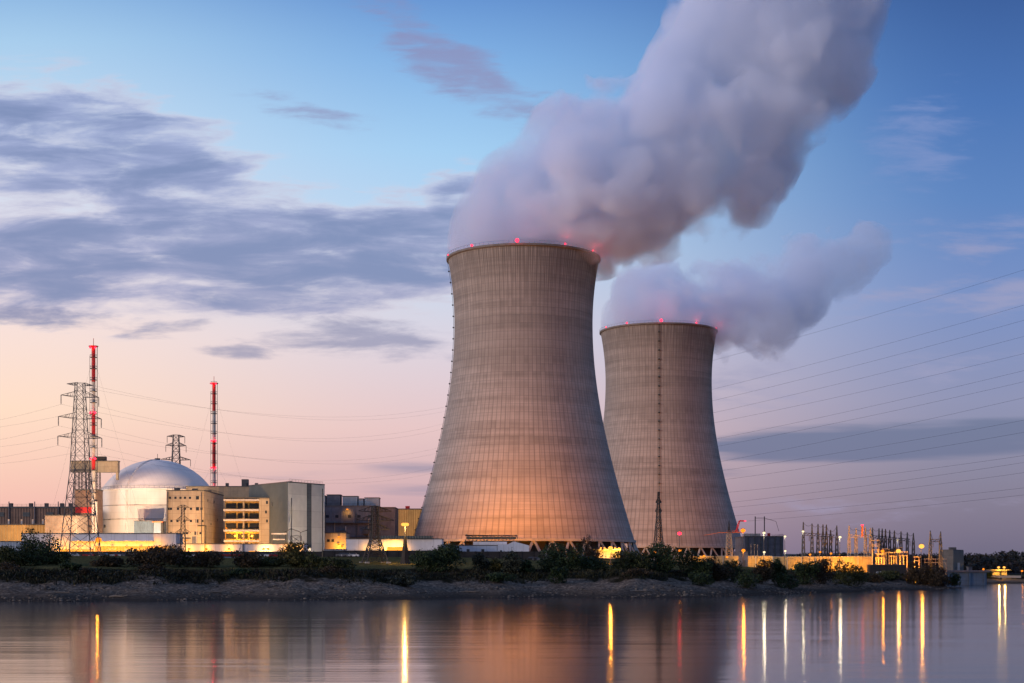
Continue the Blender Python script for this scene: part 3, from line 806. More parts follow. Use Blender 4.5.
# reactor dome
DY = 735
root = empty('containment_dome', (X(157.5, DY), DY, 12), 'white concrete reactor building with a rounded dome', 'dome building')
DOME = root; rd = 54.5 * DY / F; zc = Z(491, DY) - 12; zt = Z(460, DY) - 12
b = MB(); b.lathe([(rd, -.5), (rd, zc)], 96); b.build('drum_wall', M['dome'], root, smooth=True)
b = MB(); n = 18
dh = zt - zc; RS = (rd * rd + dh * dh) / (2 * dh); th0 = math.asin(rd / RS)
b.lathe([(max(1.004 * RS * math.sin(th0 * (1 - i / n)), .02), zt - RS + RS * math.cos(th0 * (1 - i / n))) for i in range(n + 1)], 96)
b.build('dome_roof', M['dome_top'], root, smooth=True)
b = MB(); b.lathe([(rd + .02, zc - .5), (rd + .35, zc - .4), (rd + .35, zc + .1), (rd + .02, zc + .25)], 96); b.build('ring_cornice', M['dome'], root)
b = MB(); b.lathe([(.01, zt + .9), (1.4, zt + .8), (1.4, zt - .3)], 16); b.tube([(0, 0, zt), (0, 0, zt + 3)], .12, 5); b.build('roof_vent', M['steel'], root)
for yy in (505, 519):
    b = MB(); zz_ = Z(yy, DY - rd) - 12; b.lathe([(rd + .02, zz_), (rd + .16, zz_), (rd + .16, zz_ + .18), (rd + .02, zz_ + .18)], 96); b.build('conduit', M['steel'], root)
# blue-grey annexe at the dome foot
r_, w, h = block('dome_annexe', 'pale blue-grey box annexe at the foot of the dome', 'building', 134, 153, 520.5, 690, 14, 'annexe_blue', cap=.4)
r2_, w2, h2 = block('pipe_shelter', 'orange lit pipe shelter beside the blue-grey annexe', 'shelter', 153.6, 164, 521, 688, 10, 'bluegrey', cap=.5)
part_box('awning', M['orange_paint'], r2_, (0, -1.6, h2 - .5), (w2, 3.0, .5)); part_box('pipe_column', M['dark_steel'], r2_, (w2 * .4, -1.2, h2 / 2), (1.1, 1.1, h2 - 1))

b = MB()
for sx in (-.5, .5):
    pts = [(RS * 1.006 * math.sin(th0 * (1 - q / 14)) * math.cos(-1.9) + sx * .7, RS * 1.006 * math.sin(th0 * (1 - q / 14)) * math.sin(-1.9), zt - RS + RS * 1.006 * math.cos(th0 * (1 - q / 14))) for q in range(14)]
    b.tube([(pts[0][0], pts[0][1] - .3, 4)] + pts, .12, 4)
b.build('dome_ladder', M['dome'], DOME)
for q in range(7):
    a_ = -2.9 + q * .42; part_box('drum_vent', M['steel'], DOME, ((rd + .15) * math.cos(a_), (rd + .15) * math.sin(a_), 9 + (q * 7) % 12), (.9, .9, 1.3), a_)
b = MB()
for q in range(72):
    a_ = 2 * math.pi * q / 72; b.bar(((rd + .2) * math.cos(a_), (rd + .2) * math.sin(a_), zc + .1), ((rd + .2) * math.cos(a_), (rd + .2) * math.sin(a_), zc + 1.2), .07)
b.lathe([(rd + .15, zc + 1.15), (rd + .25, zc + 1.15), (rd + .25, zc + 1.25), (rd + .15, zc + 1.25)], 72, closed=True); b.build('railing', M['steel'], DOME)
# beige windowed block
r_, w, h = block('auxiliary_building', 'tall beige concrete block with small windows in front of the dome', 'building', 166.5, 204, 490, 650, 44, 'beige', cap=.4, rail=False)
for py, pxs in ((497.8, (170, 175.5, 180.5, 185, 190, 197.5)), (508.8, (168.5, 171, 178, 185, 191, 197.5, 201.5)), (521, (171.5, 177.5, 184.5, 191, 197, 202.5)), (533.2, (171, 184, 187, 196, 200.5))):
    for i, q in enumerate(pxs):
        big = q in (197.5, 197, 196)
        window(r_, X(q, 650) - X(185.25, 650), Z(py, 650) - 12, 1.3 if big else .95, 1.5 if big else .95)
for yy, zf in ((8, .86), (15, .52), (22, .86), (30, .6), (36, .3)):
    part_box('window', M['glass'], r_, (w / 2 + .02, yy, h * zf), (.12, 1.1, 1.1))
part_box('wall_lamp', M['lamp_orange'], r_, (X(187, 650) - X(185.25, 650), -.5, 8.0), (.5, .5, .4))
b = MB(); b.tube([(9.0, -.5, 0), (9.0, -.5, h * .48)], .2, 6); b.tube([(5.5, -.5, h * .48), (9.2, -.5, h * .48)], .2, 6); b.build('drain_pipe', M['dark_steel'], r_)
for fx, hh, mm in ((-.46, .97, 'steel'), (.30, .62, 'mast_white'), (.44, .97, 'steel')): part_box('wall_pipe', M[mm], r_, (w * fx, -.3, h * hh / 2), (.28, .3, h * hh))
part_box('wall_duct', M['steel'], r_, (-w * .1, -.35, h * .30), (w * .5, .5, .5)); part_box('service_door', M['mauve_dark'], r_, (w * .25, -.05, 8.2), (2.2, .12, 3.0))
for fx, yy in ((-.3, 6), (.1, 12), (.3, 26)): part_box('roof_unit', M['steel'], r_, (w * fx, yy, h + .6), (2.0, 2.6, 1.2))
railing(r_, [(-w / 2 + .3, .3, h), (w / 2 - .3, .3, h), (w / 2 - .3, 43, h)])
r_, w, h = block('plant_room', 'flat brown plant room on top between dome and slate hall', 'building', 186, 258, 486, 712, 18, 'beige_dark', cap=.4)
for fx in (.05, .3, .46): part_box('roof_vent', M['steel'], r_, (w * fx, 4, h + .8), (1.4, 1.4, 1.6))
part_box('water_tank', M['steel'], r_, (X(243, 712) - X(222, 712), 6, h + 1.8), (3.0, 3.0, 3.4))

# terraced building with lit balconies
TY = 662
xa, xb, xc = X(223.5, TY), X(259, TY), X(272.5, TY)
root = empty('terraced_building', ((xa + xc) / 2, TY, 12), 'beige building with stacked amber lit terraces', 'building')
ox = (xa + xc) / 2
h = Z(498.5, TY) - 12
part_box('wall', M['ochre'], root, ((xa + xb) / 2 - ox, 12.4, h / 2 - .3), (xb - xa, 16.6, h + .5))
part_box('end_wall', M['beige'], root, ((xb + xc) / 2 - ox + .02, 10, h / 2 - .3), (xc - xb, 20, h + .6))
part_box('roof', M['roofing'], root, ((xa + xc) / 2 - ox, 10.2, h + .3), (xc - xa + .3, 20.8, .5))
for i, py in enumerate((500, 510, 520, 530.5, 541)):
    zf = Z(py, TY) - 12
    part_box('terrace_slab', M['white'], root, ((xa + xb) / 2 - ox - .05, 2.0, zf), (xb - xa - .1, 4.2, .8))
    if i:
        railing(root, [(xa - ox, .05, zf + .4), (xb - ox, .05, zf + .4)], 1.1, 'terrace_railing')
    if i < 4:
        for j in range(3):
            fx = xa + (xb - xa) * (j + .5) / 3 - ox
            part_box('window', M['glass'], root, (fx, 4.02, zf - 2.4), (4.5, .12, 2.3))
part_box('pillar', M['beige'], root, ((xa + xb) / 2 - ox + 1.0, .5, h / 2), (.7, .7, h - .2))
for py, px in ((528, 226), (541, 232), (541, 240), (541, 249)):
    o = part_box('terrace_lamp', M['lamp_orange'], root, (X(px, TY) - ox, .8, Z(py, TY) - 12 + (0 if py == 528 else 3.2)), (.55, .55, .4))
    light(root, (X(px, TY) - ox, .2, Z(py, TY) - 12 + (-.8 if py == 528 else 2.4)), 2200, SODY, .4, 'SPOT', (0, 1, -.3), 160)
for px, py in ((267, 502.5), (266, 512), (267, 521)): part_box('window', M['glass'], root, (X(px, TY) - ox, -.03, Z(py, TY) - 12), (.8, .12, 1.3))

# slate and pale clad hall, seen on its corner
CY = 648
c = Vector((X(288, CY), CY, 0)); l = Vector((X(249, CY + 30), CY + 30, 0)); r = Vector((X(324.5, CY + 22), CY + 22, 0)); bk = l + r - c
root = empty('cladded_hall', (c.x, c.y, 12), 'tall grey clad hall with a dark vertical strip on its pale face', 'building')
h = Z(482.5, CY) - 12
L_ = lambda p: (p.x - c.x, p.y - c.y)
b = MB(); b.use(M['slate_clad']); b.prism([L_(c), L_(r), L_(bk), L_(l)], -.5, h); b.build('wall', None, root)
dr = (r - c).normalized(); nr = Vector((dr.y, -dr.x, 0)); W = (r - c).length
def face_panel(name, mat, f0, f1, z0, z1, out=.12):
    a = (r - c) * f0 + nr * .002; e = (r - c) * f1 + nr * .002
    b = MB(); b.prism([(a.x, a.y), (a.x + nr.x * out, a.y + nr.y * out), (e.x + nr.x * out, e.y + nr.y * out), (e.x, e.y)][::-1], z0, z1); return b.build(name, M[mat], root)
face_panel('pale_facade', 'pale_clad', 0, .50, -.4, h - .02); face_panel('pale_facade', 'pale_clad', .635, 1.0, -.4, h - .02)
face_panel('dark_strip', 'dark_strip', .505, .63, -.4, h - .3, .05)
cap = MB(); cen = (c + bk) / 2
cap.prism([(L_(cen + (p - cen) * 1.01)) for p in (c, r, bk, l)], h + .003, h + .5); cap.build('roof', M['roofing'], root)
for f in (.2, .45, .8): p_ = (l - c) * f + (r - c) * .3; part_box('roof_vent', M['steel'], root, (p_.x, p_.y, h + .9), (1.0, 1.0, .9))
part_box('lower_annex_wall', M['pale_clad'], root, (-2 + X(307, CY) - c.x, -4, 2.2), (9, 4, 4.6))
railing(root, [(.4, .8, h + .5), (r.x - c.x - .8, r.y - c.y + .2, h + .5)])
for f_, hh in ((.08, h * .8), (.93, h * .95)):
    p_ = (r - c) * f_ + nr * .3; part_box('downpipe', M['steel'], root, (p_.x, p_.y, hh / 2), (.3, .3, hh))
nl_ = Vector((-(l - c).y, (l - c).x, 0)).normalized()
for f_, z_, s_ in ((.25, 9, 2.2), (.55, 16, 1.6), (.7, 9, 2.6), (.4, 24, 1.6), (.85, 26, 1.8)):
    p_ = (l - c) * f_ + nl_ * .1; part_box('louvre', M['dark_strip'], root, (p_.x, p_.y, z_), (s_, .35, s_), math.atan2((l - c).y, (l - c).x))
# steel pipe rack on the slate side
root = empty('pipe_rack', (X(279, 640), 640, 12), 'white lit pipe rack at the foot of the grey clad hall', 'pipe rack')
for px in (272.5, 279, 285.5): part_box('post', M['steel'], root, (X(px, 640) - X(279, 640), 0, 5.2), (.4, .4, 10.4))
part_box('beam', M['mast_white'], root, (0, 0, 10.6), (6.4, .8, .6)); part_box('pipe', M['mast_white'], root, (0, -.4, 8.2), (5.0, .5, .5))
root = empty('steel_trestle', (X(296, 630), 630, 12), 'tangled dark steel frame before the pale clad face', 'steel frame')
b = MB(); lattice(b, 0, 9.5, 2.6, 2.0, 3, .18, .12); b.build('lattice', M['dark_steel'], root)
b = MB(); b.tube([(-5, 0, 11), (-2, 0, 12.5), (2, 0, 11), (5, 0, 12)], .14, 5); b.tube([(-2, 0, 9.5), (-2, 0, 12.4)], .14, 5); b.tube([(2, 0, 9.5), (2, 0, 11)], .14, 5); b.build('busbar', M['dark_steel'], root)

# dark plant building with rooftop coolers
r_, w, h = block('process_building', 'dark mauve plant building under a row of rooftop coolers', 'building', 322, 375, 505.5, 765, 30, 'mauve_dark', cap=.5)
for f in (-.32, -.12, .1, .3): part_box('pilaster', M['mauve_dark'], r_, (w * f, -.2, h * .5 - 1), (1.0, .4, h - 3))
for f, hh in ((.0, .42), (.0, .68)): part_box('catwalk', M['steel'], r_, (w * f, -.9, h * hh), (w * .96, 1.6, .3))
for f in (-.4, -.22, .02, .2, .4): window(r_, w * f, h * .8, 1.6, 1.4)
o = part_box('wall_lamp', M['lamp_orange'], r_, (-w * .02, -.6, h * .93), (.9, .5, .5)); light(r_, (-w * .02, -2.2, h * .88), 600, SODY, .4, 'SPOT', (0, 1, -.5), 150)
for fx, mm, hh in ((-.44, 'steel', .9), (-.26, 'rust', .7), (-.05, 'mast_white', .62), (.16, 'steel', .85), (.38, 'rust', .75), (.45, 'steel', .95)):
    part_box('wall_pipe', M[mm], r_, (w * fx, -.5, h * hh / 2), (.5, .5, h * hh))
for fx, zf in ((-.35, .3), (-.1, .5), (.12, .28), (.33, .52)): part_box('process_unit', M['steel'], r_, (w * fx, -1.4, h * zf), (3.0, 2.2, 2.4))
railing(r_, [(-w / 2, .4, h), (w / 2, .4, h)])
for i, (pa, pb, yt) in enumerate(((322.5, 326.5, 496.5), (327.5, 341.5, 495.5), (343, 358.5, 497), (359, 364.5, 499.5), (365, 380, 498.5))):
    cy = 775; xa, xb = X(pa, cy), X(pb, cy); zb_ = Z(505.3, 765); zt_ = Z(yt, cy)
    root = empty('rooftop_cooler', ((xa + xb) / 2, cy, zb_), ['narrow grey', 'orange tinted', 'pale blue', 'short dark grey', 'blue-grey'][i] + ' cooler box standing on the dark mauve plant building', 'cooler', 'rooftop coolers on the dark plant building')
    hh = zt_ - zb_
    part_box('casing', M['bluegrey' if i != 1 else 'mauve_dark'], root, (0, 0, hh / 2), (xb - xa - .4, 8, hh)); part_box('fan_deck', M['steel'], root, (0, 0, hh + .2), (xb - xa, 8.4, .35))
r_, w, h = block('stair_wing', 'darker recessed wing behind the squat pylon', 'building', 375.4, 395, 507, 775, 24, 'mauve_dark', cap=.5)
for i in range(3): window(r_, -w * .2 + i * 3, h * .35, 1.4, 3.6, 'lit_opening', name='lit_window')
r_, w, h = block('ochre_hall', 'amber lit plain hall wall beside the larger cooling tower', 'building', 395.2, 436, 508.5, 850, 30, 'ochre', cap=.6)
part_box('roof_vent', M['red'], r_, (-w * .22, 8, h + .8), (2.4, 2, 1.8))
r_, w, h = block('switch_house', 'pinkish low switch house with amber wall lamps', 'building', 324, 346, 532.5, 700, 14, 'beige', cap=.4)
for px, py in ((339, 537), (338.5, 544), (342, 546)):
    part_box('wall_lamp', M['lamp_orange'], r_, (X(px, 700) - X(335, 700), -.7, Z(py, 700) - 12), (.8, .5, .8)); 
light(r_, (X(340, 700) - X(335, 700), -4.2, 5), 4500, SODY, .4, 'SPOT', (0, 1, .2), 150)
for f in (-.3, -.1): window(r_, w * f, h * .7, 1.2, 1.2)

# low front buildings
FY = 602
def shed(name, label, px0, px1, ytop, Y, depth, wall, cat='shed', **kw): return block(name, label, cat, px0, px1, ytop, Y, depth, wall, **kw)
r_, w, h = shed('loading_shed', 'long white shed with lit loading bays under the dome', 22, 176, 533, FY, 12, 'white', cap=.3)
hb_ = Z(541.5, FY) - 12
for px, ww, m_ in ((66, 5.0, 'lit_opening'), (77, 3.4, 'lit_opening'), (88, 4.6, 'lit_opening'), (111.5, 3.4, 'lit_opening'), (129, 3.4, 'bluegrey'), (140, 2.6, 'lit_opening'), (150, 5.0, 'ochre'), (164, 3.0, 'ochre')):
    o = part_box('loading_door', M[m_], r_, (X(px, FY) - X(99, FY), -.04, 1.7), (ww, .14, 3.4))
    part_box('door_frame', M['mast_white'], o, (0, .0, 1.85), (ww + .4, .24, .28))
b = MB(); b.box((X(112, FY) - X(99, FY), -1.2, hb_ + .2), (34, 2.4, .3)); b.build('canopy', M['white'], r_)
part_box('bay_light_panel', M['ochre'], r_, (X(135, FY) - X(99, FY), -.02, 2.3), (X(175, FY) - X(95, FY), .08, 5.0))  # ochre panel standing in for the sodium light inside the bay
for px in (62, 80, 98, 113, 127, 141, 156):
    part_box('wall_lamp', M['lamp_orange'], r_, (X(px, FY) - X(99, FY), -2.5, 4.6), (.4, .3, .3)); light(r_, (X(px, FY) - X(99, FY), -3.6, 4.4), 2000, SODY, .3, 'SPOT', (0, 1, .1), 160)
r_, w, h = shed('long_store', 'low pinkish white store in front of the terraced building', 177, 304, 543.5, 598, 12, 'white', cap=.3)
for px, ww, m_ in ((198, 3.0, 'ochre'), (212, 3.4, 'mast_white'), (228, 2.4, 'lit_opening'), (252, 2.6, 'lit_opening'), (266, 2.2, 'bluegrey'), (284, 3.4, 'ochre')):
    part_box('door', M[m_], r_, (X(px, 598) - X(240.5, 598), -.04, 1.4), (ww, .14, 2.8))
for px in (189, 206, 229, 264, 268, 287, 297):
    part_box('wall_lamp', M['lamp_orange'], r_, (X(px, 598) - X(240.5, 598), -.4, 3.6), (.8, .5, .6)); light(r_, (X(px, 598) - X(240.5, 598), -2.4, 3.4), 1300, SODY if px not in (264, 268) else WARM, .3, 'SPOT', (0, 1, .05), 160)
for px in (205, 243): part_box('downpipe', M['steel'], r_, (X(px, 598) - X(240.5, 598), -.2, 2.8), (.25, .25, 5.6))
r_, w, h = shed('blue_store', 'low blue-grey wall-like store at the plant edge beside the two-peaked tree', -120, 21.5, 541, 590, 8, 'bluegrey', cap=.3)
r_, w, h = shed('blue_container', 'blue container block in front of the amber wall lamps', 324, 345, 549, 585, 6, 'bluegrey', cap=.25, cat='container')
part_box('door', M['steel'], r_, (w * .25, -.05, 1.3), (1.2, .12, 2.4))
r_, w, h = shed('white_shed', 'long white shed with a glowing bay behind the floodlight mast', 346, 442, 538.5, 600, 14, 'white', cap=.3)
part_box('roof_strip', M['slate_clad'], r_, (X(404, 600) - X(394, 600), 2, h + .5), (23, 6, 1.1))
for px, ww, hh in ((397, 8.0, 4.2), (389, 2.4, 3.0), (366, 3.0, 1.4), (372, 2.0, 1.4)):
    part_box('lit_bay', M['lit_opening'], r_, (X(px, 600) - X(394, 600), -.04, hh / 2 + .2), (ww, .14, hh))
for px, e in ((397, 2600), (386, 1200), (368, 500)): light(r_, (X(px, 600) - X(394, 600), -3.4, 3.6), e * 2.2, (1, .46, .05), .4, 'SPOT', (0, 1, -.2), 150)
r_, w, h = shed('blue_shed', 'pale blue-grey shed at the foot of the larger tower', 424, 497.5, 545, 618, 16, 'cool_white', cap=.3)
b = MB(); b.box((12, 8, h + .7), (14, 9, 1.4)); b.build('roof_hood', M['white'], r_)
for f in (-.1, .1, .3): window(r_, w * f, h * .6, 1.2, 1.0)
# white gabled shed
GY = 612; xa, xb = X(497.8, GY), X(529, GY)
root = empty('gabled_shed', ((xa + xb) / 2, GY, 12), 'small bright white gabled shed before the larger tower', 'shed')
w = xb - xa; he, hp = Z(545.5, GY) - 12, Z(541.5, GY) - 12
b = MB(); prof = [(-w / 2, -.4), (w / 2, -.4), (w / 2, he), (w * .02, hp), (-w * .22, he + .3), (-w / 2, he + .3)]
n = len(prof); vs = [(p[0], 0, p[1]) for p in prof] + [(p[0], 14, p[1]) for p in prof]
b.add(vs, [tuple(range(n)), tuple(reversed(range(n, 2 * n)))] + [((i + 1) % n, i, n + i, n + (i + 1) % n) for i in range(n)]); b.build('wall', M['cool_white'], root)
for px, py in ((501, 551.5), (523.5, 556.5)): window(root, X(px, GY) - (xa + xb) / 2, Z(py, GY) - 12, .8, 1.0)
b = MB()
for (p0, p1) in (((w / 2 + .15, he), (w * .02, hp)), ((w * .02, hp), (-w * .22, he + .3)), ((-w * .22, he + .3), (-w / 2 - .15, he + .3))):
    b.bar((p0[0], 7, p0[1] + .09), (p1[0], 7, p1[1] + .09), .14)
b.build('ridge_trim', M['steel'], root)
# gantry walkway in front of the larger tower
GY = 690; root = empty('cable_gantry', (X(491, GY), GY, 12), 'brown covered cable gantry crossing the larger tower base', 'gantry')
xa, xb = X(465, GY) - X(491, GY), X(517, GY) - X(491, GY); za, zb = Z(541, GY) - 12, Z(535, GY) - 12
b = MB()
for sy in (0, 2.4):
    b.bar((xa, sy, za), (xb, sy, za), .35); b.bar((xa, sy, zb), (xb, sy, zb - .4), .35)
    n = 14
    for i in range(n):
        p, q = xa + (xb - xa) * i / n, xa + (xb - xa) * (i + 1) / n
        b.bar((p, sy, za), (q, sy, zb - .2), .16); b.bar((q, sy, za), (q, sy, zb - .2), .16)
b.build('truss', M['brown'], root)
part_box('cover', M['brown'], root, ((xa + xb) / 2, 1.2, zb - .3), (xb - xa, 2.0, .5)); part_box('duct', M['beige_dark'], root, ((xa + xb) / 2, 1.2, (za + zb) / 2), (xb - xa - 1, 1.4, 1.1))
for f in (0, .35, .7, 1): part_box('leg', M['dark_steel'], root, (xa + (xb - xa) * f, 1.2, za / 2), (.5, .5, za))

# amber lit compound between the towers
root = empty('lit_canopy', (X(607, 600), 600, 12), 'white canopy glowing amber among the trees between the towers', 'canopy')
xa, xb = X(593, 600) - X(607, 600), X(621, 600) - X(607, 600)
part_box('canopy_roof', M['white'], root, ((xa + xb) / 2, 3, 3.4), (xb - xa, 6, .35)); part_box('back_wall', M['white'], root, ((xa + xb) / 2, 5.8, 1.6), (xb - xa, .25, 3.2))
for f in (.02, .33, .66, .98): part_box('post', M['steel'], root, (xa + (xb - xa) * f, .2, 1.6), (.2, .2, 3.2))
for px, p_ in ((601, 600), (604.5, 300), (615, 600), (619, 500)):
    part_box('canopy_lamp', M['lamp_warm'], root, (X(px, 600) - X(607, 600), -.3, 4.0), (.7, .6, .5)); light(root, (X(px, 600) - X(607, 600), -1.6, 2.6), p_ * 5, SODY, .3, 'SPOT', (0, 1, .1), 160)
r_, w, h = block('dark_hall', 'dark blue-grey flat hall beside the farther tower base', 'building', 745, 783.5, 536, 905, 40, 'mauve_dark', cap=.6, rail=True)
for f in (-.42, -.25, -.08, .1, .28, .44): part_box('pilaster', M['dark_strip'], r_, (w * f, -.2, h * .5), (.8, .4, h - 1.2))
for f in (-.45, -.3, -.15): part_box('roof_unit', M['mast_white'], r_, (w * f, 3, h + .8), (3, 2, 1.5))
part_box('roof_unit', M['red'], r_, (w * .14, 3, h + .9), (1.5, 2, 1.8))
b = MB()
for f in (-.2, .04): b.tube([(w * f, 5, h), (w * f, 5, h + 12)], .3, 6)
b.tube([(w * -.2, 5, h + 11), (w * .04, 5, h + 11)], .15, 5); b.tube([(w * .04, 5, h + 11), (w * .34, 5, h + 9), (w * .42, 5, h + 3)], .12, 5); b.build('roof_mast', M['dark_steel'], r_)
# perimeter wall lit by sodium lamps
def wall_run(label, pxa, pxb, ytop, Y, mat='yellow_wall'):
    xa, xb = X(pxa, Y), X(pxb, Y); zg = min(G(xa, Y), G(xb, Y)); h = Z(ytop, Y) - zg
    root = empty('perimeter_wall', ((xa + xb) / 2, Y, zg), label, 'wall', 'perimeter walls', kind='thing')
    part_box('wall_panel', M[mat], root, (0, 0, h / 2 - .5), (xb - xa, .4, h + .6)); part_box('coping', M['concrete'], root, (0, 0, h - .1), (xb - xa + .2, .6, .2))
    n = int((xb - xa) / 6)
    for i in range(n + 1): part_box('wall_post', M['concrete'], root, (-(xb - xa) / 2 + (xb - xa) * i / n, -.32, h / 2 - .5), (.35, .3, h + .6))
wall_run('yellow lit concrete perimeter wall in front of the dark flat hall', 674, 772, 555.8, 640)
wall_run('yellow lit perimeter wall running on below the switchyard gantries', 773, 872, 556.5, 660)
r_, w, h = block('kiosk', 'small grey kiosk on posts before the yellow lit wall', 'kiosk', 740, 748, 551.5, 628, 4, 'mauve_dark', cap=.25)
part_box('door', M['steel'], r_, (0, -.05, 1.4), (1.1, .12, 2.4))
for px in (751, 754.5, 757.5):
    root = empty('insulator_post', (X(px, 634), 634, 12), 'amber lit insulator post beside the small grey kiosk', 'insulator post', 'insulator posts beside the kiosk')
    b = MB(); b.tube([(0, 0, 0), (0, 0, 3.5)], .14, 6); b.build('pole', M['rust'], root)
    b = MB(); [b.lathe([(.12, 0), (.34, .06), (.12, .3)], 8, (0, 0, 3.5 + .32 * q)) for q in range(8)]; b.build('insulator', M['ceramic'], root)

# red jib crane on an amber lit lattice tower with a catwalk
CYY = 660
root = empty('jib_crane', (X(729, CYY), CYY, 12), 'amber lattice tower with catwalk and raised red jib', 'crane')
zt = Z(533, CYY) - 12
b = MB(); lattice(b, 0, zt, 1.5, .9, 6, .3, .18); b.build('tower_frame', M['rust'], root)
b = MB(); lattice(b, zt, zt + 5.5, .5, .05, 3, .14, .1); b.build('mast_tip', M['dark_steel'], root)
x1_ = X(744, CYY) - X(729, CYY); x0_ = X(704, CYY) - X(729, CYY)
b = MB(); b.bar((x0_, 0, zt - 1.0), (-4, 0, zt + .2), .22); b.bar((-4, 0, zt + .2), (x1_, 0, zt + .2), .3); b.bar((-1, 0, zt + .9), (x1_, 0, zt + .9), .16)
for i in range(9): b.bar((-1 + i * .85, 0, zt + .2), (-1 + i * .85, 0, zt + .9), .1)
b.build('catwalk', M['orange_paint'], root)  # orange of the lamp light painted onto the catwalk
b = MB(); xj = X(736, CYY) - X(729, CYY); xk = X(739.5, CYY) - X(729, CYY); zj = Z(520.8, CYY) - 12
for s_ in (-.35, .35): b.bar((xj + s_, 0, zt + .4), (xk + s_ * .6, 0, zj), .3)
for i in range(6):
    f = i / 6; p = Vector((xj, 0, zt + .4)).lerp(Vector((xk, 0, zj)), f); q = Vector((xj, 0, zt + .4)).lerp(Vector((xk, 0, zj)), f + 1 / 6)
    b.bar(p + Vector((-.35, 0, 0)), q + Vector((.3, 0, 0)), .14)
b.bar((xk, 0, zj), (xk + 2.4, 0, zj - .1), .6); b.build('jib', M['red'], root)
part_box('jib_beacon', M['lamp_red'], root, (xk + 2.4, -.3, zj - .1), (.7, .5, .5)); light(root, (xk - .5, -2.5, zj - 2.5), 90, REDC, .4)

# ------------------------------------------------------------------ lamp posts
def lamp_post(px, py, Y, label, mat, col, power, rr=.55, cat='street lamp', group='lamp posts of the plant', arm=0.0, mast=False, pole='steel', z0=None):
    x = X(px, Y); z0 = G(x, Y) if z0 is None else z0; h = Z(py, Y) - z0; rr *= 1.3 if mat != 'lamp_white' else 1.05
    root = empty('floodlight_mast' if mast else 'lamp_post', (x, Y, z0), label, cat, group)
    b = MB(); b.tube([(0, .5, -.3), (0, .5, h * .5), (0, .5, h - .1)], .16 if not mast else .34, 8, .09 if not mast else .16); b.build('pole', M[pole], root)
    if mast:
        b = MB(); b.lathe([(1.7, 0), (1.3, 2.0), (.4, 9.0)], 4, (0, .5, -.2)); b.build('mast_base', M['fence'], root)
        b = MB(); b.lathe([(.6, h - .1), (.75, h - .1), (.75, h + .15), (.6, h + .15)], 20, (0, .5, 0), closed=True)
        for q in range(4): a = math.pi / 4 + q * math.pi / 2; b.bar((0, .5, h), (.7 * math.cos(a), .5 + .7 * math.sin(a), h), .1)
        b.build('head_ring', M['dark_steel'], root)
        for q in range(6):
            a = math.pi / 3 * q
            b = MB(); b.ball((.62 * math.cos(a), .5 + .62 * math.sin(a), h - .3), .66, 10, 6, .8); b.build('floodlight', M[mat], root)
    else:
        b = MB(); b.box((0, .25, h + rr * .8), (rr * 1.5, .8, .16)); b.bar((0, .5, h - .2), (0, .3, h + rr * .75), .14); b.build('lamp_hood', M['dark_steel'], root)
        b = MB(); b.ball((0, -.05, h), rr, 12, 8, .8); b.build('lamp_globe', M[mat], root, smooth=True)
    light(root, (0, -(1.4 if mast else rr + .35), h - .5), power * .16, col, .35)
    light(root, (0, -.2 if mast else .3, h - .7), power * .55, col, .5, 'SPOT', (0, .55, -1), 140)
    return root
lamp_post(405, 523.5, 488, 'tall floodlight mast with a dazzling head before the white shed', 'lamp_warm', (1, .52, .13), 26000, mast=True, cat='floodlight mast')
lamp_post(98.5, 540, 560, 'amber lamp post between the tall grey pylon and the dome', 'lamp_orange', ORANGE, 5200, .95)
lamp_post(610.5, 548.3, 560, 'dazzling amber lamp among the trees between the two towers', 'lamp_warm', (1, .34, .03), 15000, .72)
lamp_post(679.5, 533.5, 590, 'thin post with a red light before the farther tower', 'lamp_red', REDC, 150, .6)
lamp_post(680, 551, 585, 'small yellow lamp below the red light', 'lamp_orange', ORANGE, 700, .6)
lamp_post(743, 530.5, 615, 'bright orange high lamp beside the red jib', 'lamp_orange', ORANGE, 7000, .78)
lamp_post(743.4, 550.5, 612, 'low orange lamp over the small grey kiosk', 'lamp_orange', ORANGE, 4200, .62)
lamp_post(764, 533, 630, 'tall white lamp in front of the dark flat hall', 'lamp_white', WHITE, 4600, .6)
lamp_post(764.2, 552.2, 622, 'low white lamp over the yellow wall by the dark hall', 'lamp_white', WHITE, 2600, .52)
lamp_post(785, 536.5, 640, 'white lamp at the far corner of the dark flat hall', 'lamp_white', WHITE, 1300, .5)
lamp_post(785.2, 551, 634, 'low pale lamp by the end of the dark flat hall', 'lamp_white', WHITE, 1800, .48)
lamp_post(803, 531.5, 645, 'white lamp on the first post of the long switchyard gantry', 'lamp_white', WHITE, 1800, .52)
lamp_post(840, 537.2, 648, 'white lamp at the end of the first switchyard gantry', 'lamp_white', WHITE, 4600, .6)
lamp_post(897.6, 540, 690, 'small pale lamp under the second gantry beam', 'lamp_white', WHITE, 1500, .45)
lamp_post(882.5, 551.2, 640, 'orange lamp over the amber switchgear, dimmer of two', 'lamp_orange', ORANGE, 5200, .62)
lamp_post(898.3, 551, 638, 'orange lamp over the amber switchgear, brighter of two', 'lamp_warm', (1, .34, .03), 12000, .8)
lamp_post(921.5, 546.3, 640, 'big orange lamp on a thick post between two gantries', 'lamp_warm', (1, .34, .03), 15000, .9)
